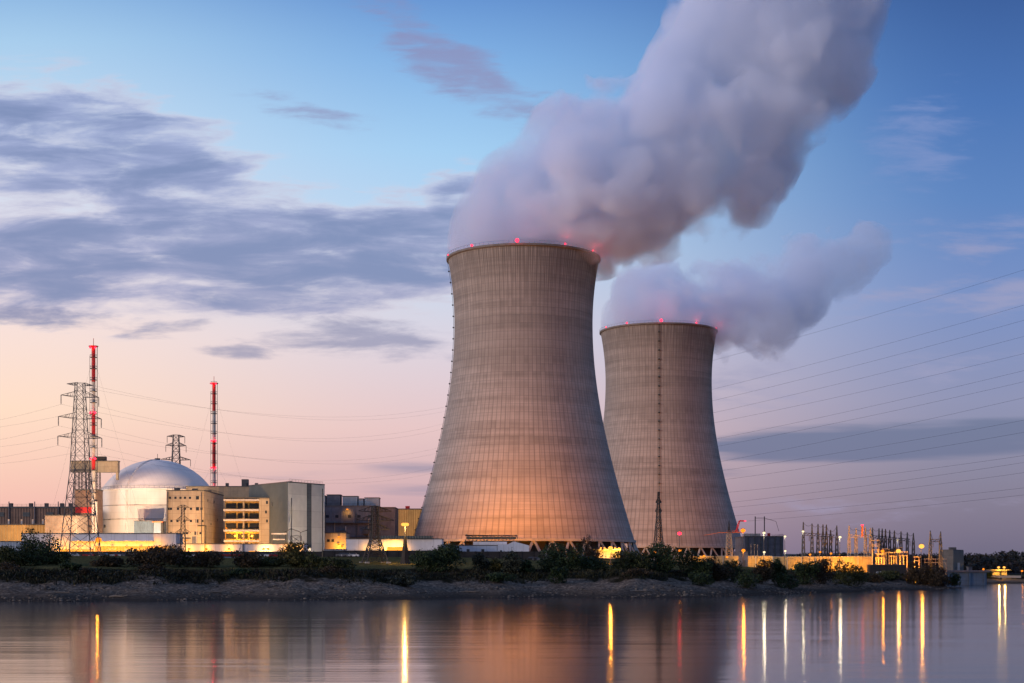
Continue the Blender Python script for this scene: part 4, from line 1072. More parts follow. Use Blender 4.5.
for px, py, Y, e, lab in ((655, 552, 600, 300, 'tiny amber lamp glimmering through the round tree before the farther tower'), (704, 556, 600, 900, 'amber lamp low between two bushes under the farther tower'),
                       (727, 557, 605, 700, 'small amber lamp at the foot of the lattice tower'), (810, 554.6, 640, 900, 'amber lamp behind the gantry feet'), (839.5, 557.5, 640, 900, 'low amber lamp at the end of the yellow wall'),
                       (820, 552, 655, 800, 'amber lamp between switchyard posts'), (831, 553.5, 652, 700, 'dull amber lamp by the middle gantry posts')):
    lamp_post(px, py, Y, lab, 'lamp_orange', ORANGE, e, .4)
# ground floodlights washing the towers
def flood(px, Y, power, aim_px, aim_y, aim_Y, cone, label, col=(1, .40, .09)):
    x = X(px, Y); z0 = G(x, Y)
    root = empty('ground_floodlight', (x, Y, z0), label, 'floodlight', 'ground floodlights')
    b = MB(); b.tube([(0, 0, 0), (0, 0, 1.0)], .12, 8); b.build('stand', M['steel'], root)
    d = at(aim_px, aim_y, aim_Y) - Vector((x, Y, z0 + 1.3))
    b = MB(); b.box((0, 0, 1.3), (.9, .5, .7)); b.build('housing', M['dark_steel'], root)
    b = MB(); b.box((0, .28, 1.35), (.74, .05, .5)); b.build('lens', M['lamp_orange'], root)
    light(root, (0, .6, 1.6), power, col, .5, 'SPOT', d, cone)
SOD = (1, .30, .008)
flood(430, 702, 100000, 450, 465, 752, 100, 'floodlight hidden behind the long white shed washing the larger tower', SOD)
flood(470, 702, 100000, 480, 465, 745, 100, 'floodlight hidden behind the pale blue shed washing the larger tower', SOD)
flood(512, 702, 100000, 515, 465, 740, 100, 'floodlight behind the white gabled shed washing the larger tower', SOD)
flood(560, 702, 75000, 556, 465, 742, 100, 'floodlight behind the round bush washing the larger tower', SOD)
flood(604, 702, 40000, 600, 500, 750, 100, 'floodlight behind the white canopy washing the larger tower', SOD)
flood(642, 850, 420000, 630, 470, 990, 70, 'floodlight between the towers washing the farther tower', SOD)
flood(690, 880, 70000, 690, 500, 990, 80, 'floodlight in front of the farther tower columns', SOD)
AMB = (1, .66, .40)
flood(108, 650, 90000, 118, 500, 715, 130, 'floodlight at the service tower side washing the dome drum', AMB)
flood(122, 640, 210000, 134, 510, 710, 130, 'floodlight behind the loading shed washing the dome drum', AMB)
flood(148, 650, 60000, 146, 500, 712, 80, 'floodlight by the blue-grey annexe washing the dome drum', AMB)
flood(174, 624, 17000, 178, 510, 650, 130, 'floodlight washing the windowed beige block', (1, .50, .16))
flood(196, 624, 17000, 196, 510, 650, 130, 'floodlight washing the far half of the windowed beige block', (1, .50, .16))
flood(222, 630, 48000, 208, 510, 676, 130, 'floodlight between the beige block and the terraces', (1, .50, .16))
flood(244, 630, 8500, 246, 515, 662, 130, 'floodlight below the lit terraces', (1, .46, .12))
flood(268, 632, 9000, 268, 515, 664, 130, 'floodlight below the plain end wall of the terraces', (1, .50, .16))
flood(84, 650, 30000, 88, 505, 684, 130, 'floodlight at the service tower foot', SOD)
flood(56, 640, 3000, 56, 520, 664, 130, 'floodlight at the pinkish stair block', (1, .52, .2))
flood(28, 640, 14000, 24, 525, 670, 140, 'floodlight in front of the ochre annexe', (1, .46, .06))
flood(2, 640, 14000, 0, 525, 670, 140, 'floodlight at the far end of the ochre annexe', (1, .46, .06))
flood(402, 812, 26000, 408, 520, 850, 120, 'floodlight washing the amber plain hall wall', (1, .46, .10))
flood(384, 740, 5000, 384, 525, 775, 130, 'floodlight in the recess behind the squat pylon', SOD)
flood(340, 730, 2500, 345, 525, 765, 140, 'floodlight below the dark mauve plant building', SOD)
flood(312, 615, 60000, 306, 510, 655, 130, 'floodlight at the pale clad face', (1, .72, .45))
for px, pw, lab in ((700, 2600, 'dark domed bush'), (745, 2600, 'small grey kiosk'), (768, 3400, 'low white lamp'), (800, 3000, 'first gantry post'), (830, 2600, 'middle gantry posts'), (858, 3000, 'beacon gantry')):
    flood(px, 634.5 if px < 773 else 654.5, pw, px, 554, 645 if px < 773 else 664, 150, 'added floodlight on the yellow lit wall near the ' + lab, (1, .40, .015))  # unseen spots added to brighten the wall without streaking the water
for px, pw, lab in ((855, 9000, 'beacon gantry'), (876, 14000, 'first amber transformers'), (890, 14000, 'relay house'), (904, 14000, 'last amber transformers'), (920, 7000, 'thick lamp post')):
    flood(px, 641, pw * (4.0 if px == 855 else 2.6), px, 548, 662, 150, 'added floodlight on the switchgear near the ' + lab, (1, .36, .015))  # unseen amber fill lamps added for the switchgear
flood(729, 650, 5000, 729, 540, 660, 120, 'added floodlight at the foot of the red jib tower', (1, .36, .02))  # unseen lamp added to turn the lattice amber
flood(1001, 796, 2600, 1001, 572, 812, 140, 'added floodlight on the landing stage', (1, .42, .02))  # unseen lamp added for the yellow wash on the shelter

# ------------------------------------------------------------------ switchyard
def gantry(label, cols, beam, Y, w=.55, lit='steel', dy=0.0):
    """cols: (px, ytop); beam: (px0, px1, y0, y1)"""
    xm = X((beam[0] + beam[1]) / 2, Y)
    root = empty('switchyard_gantry', (xm, Y, 12), label, 'gantry', 'switchyard gantries')
    for i, (px, yt) in enumerate(cols):
        yy = Y + dy * i; x = X(px, yy) - xm; g = G(x + xm, yy) - 12
        fb = (px - beam[0]) / max(beam[1] - beam[0], 1); hb = Z(beam[2] + (beam[3] - beam[2]) * min(max(fb, 0), 1), yy) - 12; ht = Z(yt, yy) - 12
        b = MB(); lattice(b, g - .3, hb, w * 1.5, w * .8, 6, .24, .13, (x, yy - Y)); col = b.build('lattice_column', M[lit], root)
        b = MB(); lattice(b, hb, ht, w * .6, .10, 3, .2, .12, (x, yy - Y)); b.build('spike', M[lit], col)
    xa, xb = X(beam[0], Y) - xm, X(beam[1], Y) - xm; za, zb = Z(beam[2], Y) - 12, Z(beam[3], Y) - 12
    b = MB(); n = max(int((xb - xa) / 1.6), 2)
    for sy in (-.5, .5):
        for dz in (0, 1.0): b.bar((xa, sy, za + dz), (xb, sy + dy * len(cols), zb + dz), .2)
        for i in range(n):
            f, e = i / n, (i + 1) / n
            b.bar((xa + (xb - xa) * f, sy + dy * len(cols) * f, za + (zb - za) * f), (xa + (xb - xa) * e, sy + dy * len(cols) * e, za + (zb - za) * e + 1.0), .13)
    b.build('beam_truss', M[lit], root)
    for i in range(max(n // 3, 2)):
        f = (i + .5) / max(n // 3, 2); x = xa + (xb - xa) * f; z = za + (zb - za) * f
        b = MB(); b.tube([(x, -.9, z), (x, -.9, z - 2.6)], .1, 5)
        for q in range(5): b.lathe([(.1, 0), (.25, .05), (.1, .2)], 7, (x, -.9, z - .6 - q * .42))
        b.build('insulator_string', M['ceramic'], root)
    for (p0, q0), (p1, q1) in zip(cols, cols[1:]):
        a = Vector((X(p0, Y) - xm, 0, Z(q0 + .5, Y) - 12)); c = Vector((X(p1, Y) - xm, 0, Z(q1 + .5, Y) - 12)); pts = []
        for i in range(9):
            f = i / 8; v_ = a.lerp(c, f); v_.z -= (1.2 if len(cols) > 2 else 4.6) * 4 * f * (1 - f); pts.append(v_)
        b = MB(); b.tube(pts, .07, 4); b.build('shield_wire', M['cable'], root)
    return root
gantry('first switchyard gantry with seven spiked posts above the yellow wall', [(803.3, 522), (812, 523.6), (818, 524), (823, 524.4), (826.4, 524.6), (830.6, 530), (836.8, 525.6)], (803, 838, 535, 537), 668, dy=1.0)
gantry('rust lit switchyard gantry carrying the orange beacon box', [(849, 525.5), (856, 528), (865.4, 527.4), (870.5, 528)], (848, 872, 537, 537.6), 664, lit='rust')  # lamp light put into its colour: paler than the steel gantries
gantry('long switchyard gantry above the amber switchgear', [(872.5, 527.5), (879, 528.4), (882.2, 528.6), (885.5, 529), (889.7, 530), (894.4, 530.5), (901, 531.4), (907.3, 532.4), (913.4, 533)], (871, 915, 537.6, 541), 676, dy=1.0)
gantry('lone two-post gantry with a sagging wire beside the grey cube building', [(930.3, 530.6), (940.6, 531.6)], (929.5, 941.5, 541.5, 541.8), 650)
root = empty('beacon_box', (X(862, 664), 664, Z(536.3, 664)), 'orange beacon box on top of the rust lit gantry', 'beacon')
hh = 4.6
part_box('cabinet', M['orange_paint'], root, (0, -.5, hh / 2), (.75, .75, hh)); part_box('lamp', M['lamp_red'], root, (0, -.5, hh + .3), (.9, .9, .5)); light(root, (0, -2.4, hh * .5), 50, (1, .16, .05), .4)
# amber switchgear: transformers and bus supports
def transformer(px, Y, label):
    x = X(px, Y); z = G(x, Y)
    root = empty('transformer', (x, Y, z), label, 'transformer', 'transformers in the switchyard')
    part_box('tank', M['rust'], root, (0, 0, 1.9), (3.0, 2.2, 3.0))
    for q in range(5): part_box('radiator_fin', M['steel'], root, (-1.1 + q * .55, -1.35, 1.8), (.12, .45, 2.4))
    part_box('plinth', M['concrete'], root, (0, 0, .2), (3.6, 3.0, .4))
    b = MB(); b.tube([(-1.0, .2, 4.1), (1.0, .2, 4.1)], .36, 10); b.build('conservator', M['mast_white'], root)
    for q in (-1, 0, 1):
        b = MB(); [b.lathe([(.12, 0), (.28, .06), (.12, .26)], 8, (q * .9, -.4, 3.4 + .28 * j)) for j in range(6)]; b.build('bushing', M['ceramic'], root)
for px, lab in ((874, 'amber lit transformer nearest the rust lit gantry'), (880, 'amber lit transformer under the dimmer orange lamp'), (887, 'amber lit transformer between the two orange lamps'), (893.5, 'amber lit transformer just before the brighter orange lamp'), (903, 'amber lit transformer next to the round dark bush'), (917.5, 'amber lit transformer at the thick lamp post')):
    transformer(px, 646, lab)
def bus_support(px0, px1, ytop, Y, label, n):
    xm = X((px0 + px1) / 2, Y); root = empty('bus_support', (xm, Y, 12), label, 'bus support', 'busbar supports in the switchyard')
    g = G(xm, Y) - 12; z = Z(ytop, Y) - 12; xa, xb = X(px0, Y) - xm, X(px1, Y) - xm
    for i in range(n):
        x = xa + (xb - xa) * i / (n - 1)
        b = MB(); b.bar((x, 0, g - .3), (x, 0, z - 1.4), .32); b.build('post', M['rust'], root)
        b = MB(); [b.lathe([(.12, 0), (.3, .06), (.12, .2)], 8, (x, 0, z - 1.4 + .22 * j)) for j in range(6)]; b.build('insulator', M['ceramic'], root)
    b = MB(); b.bar((xa - .4, 0, z), (xb + .4, 0, z), .3); b.bar((xa - .2, 0, z - 1.6), (xb + .2, 0, z - 1.6), .22); b.build('busbar', M['rust'], root)
for q in ((872.5, 878, 546, 650, 'tall narrow amber bus support by the rust lit gantry', 2), (876, 884, 554, 648, 'low amber bus support under the dimmer orange lamp', 4), (883, 889, 549, 662, 'amber bus support between the two orange lamps', 3),
          (889, 896, 552.5, 652, 'amber bus support at the relay house wall', 4), (897, 902, 547.5, 668, 'high amber bus support just behind the brighter orange lamp', 2), (900, 907, 552, 650, 'amber bus support next to the round dark bush', 3),
          (914.5, 919, 557, 646, 'amber bus support at the thick lamp post', 2)):
    bus_support(*q)
bus_support(872, 879, 540.5, 660, 'short high amber busbar frame at the long gantry', 2)
bus_support(806, 822, 553, 682, 'row of low busbars behind the first gantry posts', 5)
bus_support(827, 838, 551, 690, 'shorter row of busbars behind the last posts of the first gantry', 3)
bus_support(925, 946, 559, 660, 'dim busbar row at the grey cube building', 5)
bus_support(848, 868, 552, 674, 'rust lit busbars behind the beacon gantry', 4)
r_, w, h = block('relay_house', 'dark relay house behind the amber busbars', 'building', 884, 900, 548.5, 690, 12, 'brown', cap=.4)
r_, w, h = block('switchyard_hut', 'low blue-grey hut with small windows below the amber switchgear', 'hut', 870, 906, 564.5, 632, 5, 'fence', cap=.25)
for f in (-.3, -.2, -.02, .22): window(r_, w * f, h * .5, .8, .7, 'cool_white' if f != .22 else 'ochre')

# grey cube building by the weir, weir, jetty
WY = 735
xa, xb, xc = X(941.5, WY), X(953, WY), X(963.5, WY + 16)
root = empty('pump_house', (xa, WY, 6), 'grey cube building beside the weir', 'building')
ht = Z(550.3, WY) - 6
pl = [(0, 4), (xb - xa, 0), (xc - xa, 16), (xc - xa - (xb - xa), 20)]
b = MB(); b.prism(pl, -1, ht); b.build('wall', M['pump_wall'], root)
d_ = Vector((pl[2][0] - pl[1][0], pl[2][1] - pl[1][1], 0)); nn_ = Vector((d_.y, -d_.x, 0)).normalized() * .1
b = MB(); b.prism([(pl[1][0] + nn_.x * .02, pl[1][1] + nn_.y * .02), (pl[1][0] + nn_.x, pl[1][1] + nn_.y), (pl[2][0] + nn_.x, pl[2][1] + nn_.y), (pl[2][0] + nn_.x * .02, pl[2][1] + nn_.y * .02)], -.9, ht - .1); b.build('side_cladding', M['slate_clad'], root)
b = MB(); b.prism([(p[0] * 1.0, p[1]) for p in pl], ht + .003, ht + .4); b.build('roof', M['roofing'], root)
part_box('roof_unit', M['steel'], root, (8, 9, ht + 1.0), (3, 3, 1.2))
part_box('shutter_door', M['mast_white'], root, (pl[1][0] + d_.x * .5 + nn_.x * 1.5, pl[1][1] + d_.y * .5 + nn_.y * 1.5, 2.6), (.2, 4, 4), math.atan2(d_.y, d_.x) - math.pi / 2)
root = empty('weir', (208, 705, 0), 'pale blue concrete weir wall across the side channel', 'weir', kind='thing')
part_box('weir_wall', M['weir'], root, (0, 1.0, 2.0), (30, 2.6, 8.0)); part_box('weir_deck', M['mauve_dark'], root, (0, 1.0, 6.5), (33, 4.2, .9)); railing(root, [(-16, -1, 6.95), (16, -1, 6.95)])
for i in range(5): part_box('buttress', M['weir'], root, (-14 + i * 7, -.6, 1.9), (.9, .8, 7.4))
for px, py, lab in ((955, 566, 'small pale hut by the weir end'), (970.5, 566.5, 'tiny lit hut beyond the weir deck')):
    r_, w, h = block('weir_hut', lab, 'hut', px - 1.8, px + 1.8, py, 760, 4, 'mauve_dark', cap=.2, z0=5.0)
    window(r_, 0, h * .5, .7, .8)
JY = 812
root = empty('landing_stage', (X(1001, JY), JY, G(X(1001, JY), JY) - .2), 'yellow lit landing stage with two lamps across the water', 'landing stage')
zb = Z(575.6, JY) - root.location.z; zt_ = Z(570.6, JY) - root.location.z
part_box('shelter_wall', M['ochre'], root, (0, 4, (zb + zt_) / 2 + .2), (X(1009, JY) - X(994, JY), 3, zt_ - zb)); part_box('shelter_roof', M['ochre'], root, (-.4, 3.4, zt_ + .3), (X(1012, JY) - X(990, JY), 5.2, .35)); part_box('quay_deck', M['concrete'], root, (2, 2, zb - .6), (16, 9, 1.2))
part_box('shelter_door', M['dark_steel'], root, (.5, 2.45, zb + 1.1), (1.2, .1, 2.0))
for px, e in ((999, 7000), (1004.5, 5000)):
    x = X(px, JY) - root.location.x
    b = MB(); b.bar((x, 1.0, zb), (x, 1.0, Z(567.6, JY) - root.location.z), .14); pz_ = b.build('lamp_pole', M['steel'], root)
    b = MB(); b.ball((x, .6, Z(567.4, JY) - root.location.z), .8, 10, 6, .7); b.build('lamp_globe', M['lamp_warm'], root); light(root, (x, -.8, Z(568.2, JY) - root.location.z), e * .35, (1, .60, .14), .3)
lamp_post(983.5, 569.2, 830, 'dim orange lamp by the landing stage trees', 'lamp_orange', ORANGE, 500, .5)
lamp_post(1022, 571, 830, 'faint orange lamp beyond the landing stage', 'lamp_orange', ORANGE, 400, .45)

# ------------------------------------------------------------------ parked cars and the dark yard fence
def make_car():
    root = empty('parked_car', (0, 0, 0), '', 'car')
    b = MB(); b.box((0, 0, .62), (4.3, 1.75, .62)); body = b.build('body', None, root)
    b = MB(); vs = [(-1.5, -.82, .93), (1.2, -.82, .93), (1.2, .82, .93), (-1.5, .82, .93), (-1.0, -.68, 1.48), (.55, -.68, 1.48), (.55, .68, 1.48), (-1.0, .68, 1.48)]
    b.add(vs, [(3, 2, 1, 0), (4, 5, 6, 7), (0, 1, 5, 4), (1, 2, 6, 5), (2, 3, 7, 6), (3, 0, 4, 7)]); b.build('cabin', M['glass'], root)
    for sx in (-1.3, 1.35):
        for sy in (-.8, .8):
            b = MB(); b.tube([(sx, sy - .1, .32), (sx, sy + .1, .32)], .32, 12); b.build('wheel', M['rubber'], root)
    return root
CARC = {'silver': (.35, .36, .38), 'white': (.6, .6, .6), 'dark blue': (.03, .05, .12), 'black': (.015, .015, .017), 'red': (.25, .02, .02), 'grey': (.12, .12, .13)}
carM = {k: paint('car_paint_' + k.replace(' ', '_'), v, .25, .2, vary=.03) for k, v in CARC.items()}
proto = make_car()
rows = [(X_, 549) for X_ in (64, 68.5, 74, 89, 103.5, 116, 121, 126, 131.5, 187, 192, 197, 222, 227.5, 233, 238, 258.5, 264, 269.5, 275)] + [(342, 535), (347.5, 535), (353, 535), (531, 560), (538, 560)]
prev = None
for i, (px, Y) in enumerate(rows):
    c = proto if i == 0 else copy_tree(proto)
    cn = rng.choice(list(CARC)); x = X(px, Y)
    c.location = (x, Y, G(x, Y)); c.rotation_euler = (0, 0, R(rng.choice((0, 180)) + rng.uniform(-6, 6)))
    where = 'along the dome side shed' if px < 180 else 'along the pinkish white store' if px < 300 else 'near the squat dark pylon' if px < 400 else 'under the white gabled shed'
    c['label'] = f'{cn} car parked in the dusk {where}'; c['group'] = f'{cn} cars parked {where}'
    bd = [o for o in COL.objects if o.parent == c and o.name.startswith('body')][0]
    if i: bd.data = bd.data.copy()
    bd.data.materials.clear(); bd.data.materials.append(carM[cn])
def yard_fence(label, pxa, pxb, Y, h=2.3):
    xa, xb = X(pxa, Y), X(pxb, Y); z = G((xa + xb) / 2, Y)
    root = empty('yard_fence', ((xa + xb) / 2, Y, z), label, 'fence', 'dark yard fences')
    part_box('fence_panel', M['fence'], root, (0, 0, h / 2 - .2), (xb - xa, .12, h + .4))
    n = int((xb - xa) / 4)
    for i in range(n + 1): part_box('fence_post', M['dark_steel'], root, (-(xb - xa) / 2 + (xb - xa) * i / n, -.16, h / 2 - .1), (.16, .16, h + .6))
yard_fence('dark yard fence below the lit loading bays', 0, 176, 572)
yard_fence('dark yard fence below the pinkish white store', 177, 322, 574)
yard_fence('dark yard fence below the long white shed', 323, 440, 566, 2.6)
yard_fence('dark yard fence below the pale sheds of the larger tower', 441, 545, 575, 2.6)
for pxa, pxb, lab in ((56, 108, 'service road strip'),):
    Y = 505; b = MB(); xa, xb = X(40, Y), X(330, Y)
    n = 40; vs = []
    for i in range(n + 1):
        x = xa + (xb - xa) * i / n
        for yy in (Y - 3.0, Y + 3.0): vs.append((x, yy, G(x, yy) + .06))
    b.add(vs, [(2 * i, 2 * i + 2, 2 * i + 3, 2 * i + 1) for i in range(n)])
    o = b.build('road', paint('road_asphalt', (.16, .155, .15), .85, vary=.2)); tag(o, kind='structure')

# ------------------------------------------------------------------ trees, bushes, undergrowth
LEAF = {'green': leaf_mat('leaf_dark_green', (.010, .020, .007), (.034, .054, .016)), 'olive': leaf_mat('leaf_olive', (.017, .022, .007), (.058, .064, .017)),
        'brown': leaf_mat('leaf_brown', (.020, .014, .008), (.062, .042, .019)), 'yellow': leaf_mat('leaf_yellow', (.035, .034, .009), (.095, .082, .02)),
        'grey': leaf_mat('leaf_grey_green', (.014, .019, .013), (.042, .050, .033))}
def leaf(b, p, s, r_):
    a = Vector((r_.gauss(0, 1), r_.gauss(0, 1), r_.gauss(0, 1))).normalized(); c = a.orthogonal().normalized(); c.rotate(Matrix.Rotation(r_.uniform(0, 6.28), 3, a)); d = a.cross(c)
    w = s * r_.uniform(.35, .6)
    b.add([p - c * s * .5, p + d * w * .5 , p + c * s * .5, p - d * w * .5], [(0, 1, 2, 3)])
def bush(px, ytop, Y, wpx, kind, label, name='bush', n=2600, lobes=9, bare=0.0, peaks=None, leafsize=.55, cat='bush', group='bushes and trees along the bank'):
    n = int(n * 1.5); leafsize *= 1.15; wpx *= 1.12
    r_ = random.Random(int(px * 31 + ytop)); x = X(px, Y); z0 = G(x, Y); k = Y / F
    h = max(Z(ytop, Y) - z0, 2.2); w = wpx * k
    root = empty(name, (x, Y, z0), label, cat, group)
    L = []
    if peaks:
        for qx, qy, qr in peaks: L.append((Vector(((qx - px) * k, r_.uniform(-1, 1), (Z(qy, Y) - z0) - qr * k)), Vector((qr * k * .8, qr * k * .8, qr * k))))
    for i in range(lobes):
        a = r_.uniform(-1, 1); zf = r_.uniform(.22, .80); env = math.sqrt(max(1 - (max(zf - .30, 0) / .72) ** 2, .05))
        rr = r_.uniform(.17, .30)
        L.append((Vector((a * w * .5 * env * .85, r_.uniform(-.35, .35) * w * env, zf * h)), Vector((rr * w * r_.uniform(.8, 1.2), rr * w, min(rr * w, h * .3) * r_.uniform(.8, 1.15)))))
    L.append((Vector((0, 0, h * .34)), Vector((w * .40, w * .36, h * .36)))); L.append((Vector((0, 0, h * .72)), Vector((w * .20, w * .2, h * .27))))
    b = MB(); wts = [l[1].x * l[1].z for l in L]
    for i in range(n):
        c, e = r_.choices(L, wts)[0]
        while True:
            v = Vector((r_.gauss(0, 1), r_.gauss(0, 1), r_.gauss(0, 1))).normalized()
            rad = r_.uniform(.25, 1.0) ** .45 * (1.0 + .22 * mnoise.noise(v * 2.3 + c))
            p = c + Vector((v.x * e.x, v.y * e.y, v.z * e.z)) * rad
            if p.z > -.1: break
        if r_.random() < .05: p += Vector((r_.gauss(0, .35), r_.gauss(0, .35), abs(r_.gauss(0, .5))))
        leaf(b, p, leafsize * r_.uniform(.6, 1.4), r_)
    b.build('crown', LEAF[kind], root)
    b = MB()
    b.tube([(0, 0, -.4), (r_.uniform(-.2, .2), 0, h * .3), (r_.uniform(-.4, .4), 0, h * .6)], .05 * w * .5 + .06, 7, .05)
    for l in L[:6] + L[-1:]:
        c, e = l; b.tube([(0, 0, h * .12), c * .55 + Vector((0, 0, h * .06)), c, c + Vector((r_.uniform(-.5, .5) * e.x, 0, e.z * (1.0 + bare)))], .07 + .006 * w, 5, .02)
    if bare:
        for i in range(int(60 * bare)):
            c, e = r_.choice(L); s_ = c + Vector((r_.uniform(-.15, .15) * e.x, r_.uniform(-.15, .15) * e.y, -.2 * e.z)); t_ = s_ + Vector((r_.gauss(0, .35) * e.x, r_.gauss(0, .3), e.z * r_.uniform(.9, 1.5)))
            b.tube([s_, (s_ + t_) / 2 + Vector((r_.gauss(0, .15), 0, 0)), t_], .07, 4, .015)
    b.build('trunk', M['bark'], root)
    return root
B = bush
B(4, 546, 425, 44, 'olive', 'rounded olive bush at the plant edge beside the two-peaked tree')
B(38, 541, 432, 56, 'green', 'tall dark two-peaked tree in front of the ochre annexe', 'tree', 3800, peaks=[(30, 527.5, 12), (29, 540, 12), (49, 532, 12), (45, 545, 16), (22, 548, 12)], cat='tree', bare=.4)
B(62, 553, 430, 20, 'green', 'small dark bush leaning on the two-peaked tree', n=1200)
B(108, 556, 428, 26, 'brown', 'low brownish bush below the bright loading bay', n=1500)
B(157, 546, 432, 46, 'brown', 'broad dark russet bush in front of the dome foot', n=3400, bare=.5)
B(180, 549, 436, 22, 'olive', 'upright bush beside the broad russet bush', n=1300, bare=.6)
B(206, 551, 434, 32, 'brown', 'domed brown bush below the windowed beige block', n=1900, bare=.3)
B(246, 552, 436, 28, 'brown', 'thin topped brown bush below the terraced building', n=1500, bare=1.0)
B(270, 556, 440, 26, 'olive', 'low bush beneath the pipe rack', n=1400)
B(293, 543, 440, 34, 'yellow', 'yellow green loose bush lit by the store lamps', n=1900, bare=.7)
B(312, 555, 438, 34, 'olive', 'wide olive shrub before the blue container', n=2000)
B(338, 559, 436, 30, 'olive', 'low olive shrub nearest the squat pylon', n=1700)
B(425, 552, 446, 30, 'green', 'dense green bush at the floodlight mast', n=2000)
B(446, 543, 450, 44, 'green', 'tall dense dark bush hiding the pale blue shed', n=3400)
B(481, 553, 452, 18, 'grey', 'slender grey green bush before the pale blue shed', n=1100, bare=.5)
B(495.5, 559, 452, 12, 'yellow', 'tiny yellowish sapling between two grey green bushes', n=600, bare=.4)
B(512, 551, 450, 24, 'grey', 'pointed grey green bush before the white gabled shed', n=1700, bare=.6)
B(528, 561, 452, 16, 'green', 'low dark bush next to the pointed grey green bush', n=900)
B(560, 545, 458, 46, 'green', 'large round dark bush beneath the larger tower', n=3600)
B(588, 534, 470, 24, 'brown', 'bare topped brown tree standing above its neighbours at the larger tower', 'tree', 1100, cat='tree', bare=3.0, leafsize=.45)
B(588, 556, 462, 30, 'green', 'dark shrub at the foot of the bare topped tree', n=1800)
B(628, 552, 465, 40, 'olive', 'ragged olive bush beside the amber canopy', n=2600, bare=.5)
B(655, 543, 468, 46, 'green', 'big round dark tree before the slim pylon', 'tree', 3600, cat='tree')
B(692, 549, 470, 28, 'green', 'dark domed bush below the red light', n=2200)
B(713, 554, 474, 30, 'brown', 'brownish bush in front of the farther tower columns', n=2000)
B(733, 559, 478, 22, 'green', 'low dark bush at the foot of the lattice tower', n=1300)
B(762, 559, 492, 22, 'brown', 'brown bush below the low white lamp', n=1800, bare=.5)
B(778, 558, 496, 16, 'green', 'dark upright bush in front of the yellow lit wall', n=1500)
B(806, 561, 516, 26, 'green', 'dark spreading bush under the first gantry post', n=2100, bare=.6)
B(824, 559, 522, 24, 'brown', 'twiggy brown bush in front of the middle gantry posts', n=2000, bare=1.2)
B(849, 562, 536, 30, 'olive', 'wide olive bush below the beacon gantry', n=2600)
B(911, 560, 590, 15, 'brown', 'small round dark brown bush next to the amber switchgear', n=1300, leafsize=.6)
B(926, 564, 592, 24, 'brown', 'brown bush in front of the two-post gantry', n=1700, leafsize=.6)
B(941, 566, 596, 22, 'brown', 'low bush nearest the weir on the spit', n=1500, leafsize=.6)
B(952, 573, 598, 12, 'green', 'last small shrub on the tip of the spit', n=700, leafsize=.6)
B(932, 567, 588, 26, 'brown', 'broad low russet bush on the spit before the weir', n=2200, leafsize=.6)
B(888, 570, 598, 30, 'olive', 'low olive shrub in front of the small windowed hut', n=1500, leafsize=.6)
B(987, 571, 808, 10, 'green', 'dark shrub at the edge of the landing stage', n=700, leafsize=.8)
for px, yt, Y, w_, kd, lab in ((70, 572, 408, 18, 'green', 'dark shrub sliding down the bank below the tall pylon'), (84, 580, 392, 9, 'brown', 'small shrub down on the sand below the tall pylon'), (556, 566, 436, 18, 'green', 'steep dark shrub hanging over the sand under the larger tower'),
                               (405, 571, 412, 22, 'grey', 'grey green shrub on the bank edge below the floodlight mast'), (500, 572, 430, 26, 'green', 'bank shrub below the pointed grey green bush'), (10, 573, 402, 22, 'brown', 'brown bank shrub below the olive edge bush'),
                               (150, 574, 404, 26, 'brown', 'bank shrub below the broad russet bush'), (745, 570, 462, 26, 'green', 'dark bank shrub below the kiosk'), (790, 574, 492, 24, 'green', 'bank shrub under the yellow wall end'), (640, 573, 440, 30, 'brown', 'brown bank shrub between the towers'),
                               (240, 574, 408, 24, 'green', 'bank shrub below the terraced building'), (330, 573, 412, 26, 'brown', 'bank shrub below the blue container'), (875, 574, 566, 20, 'brown', 'bank shrub below the blue-grey hut'), (700, 572, 446, 24, 'green', 'bank shrub below the red light')):
    B(px, yt, Y, w_, kd, lab, 'shrub', 1100, 6, cat='shrub', group='shrubs on the bank edge', leafsize=.5)

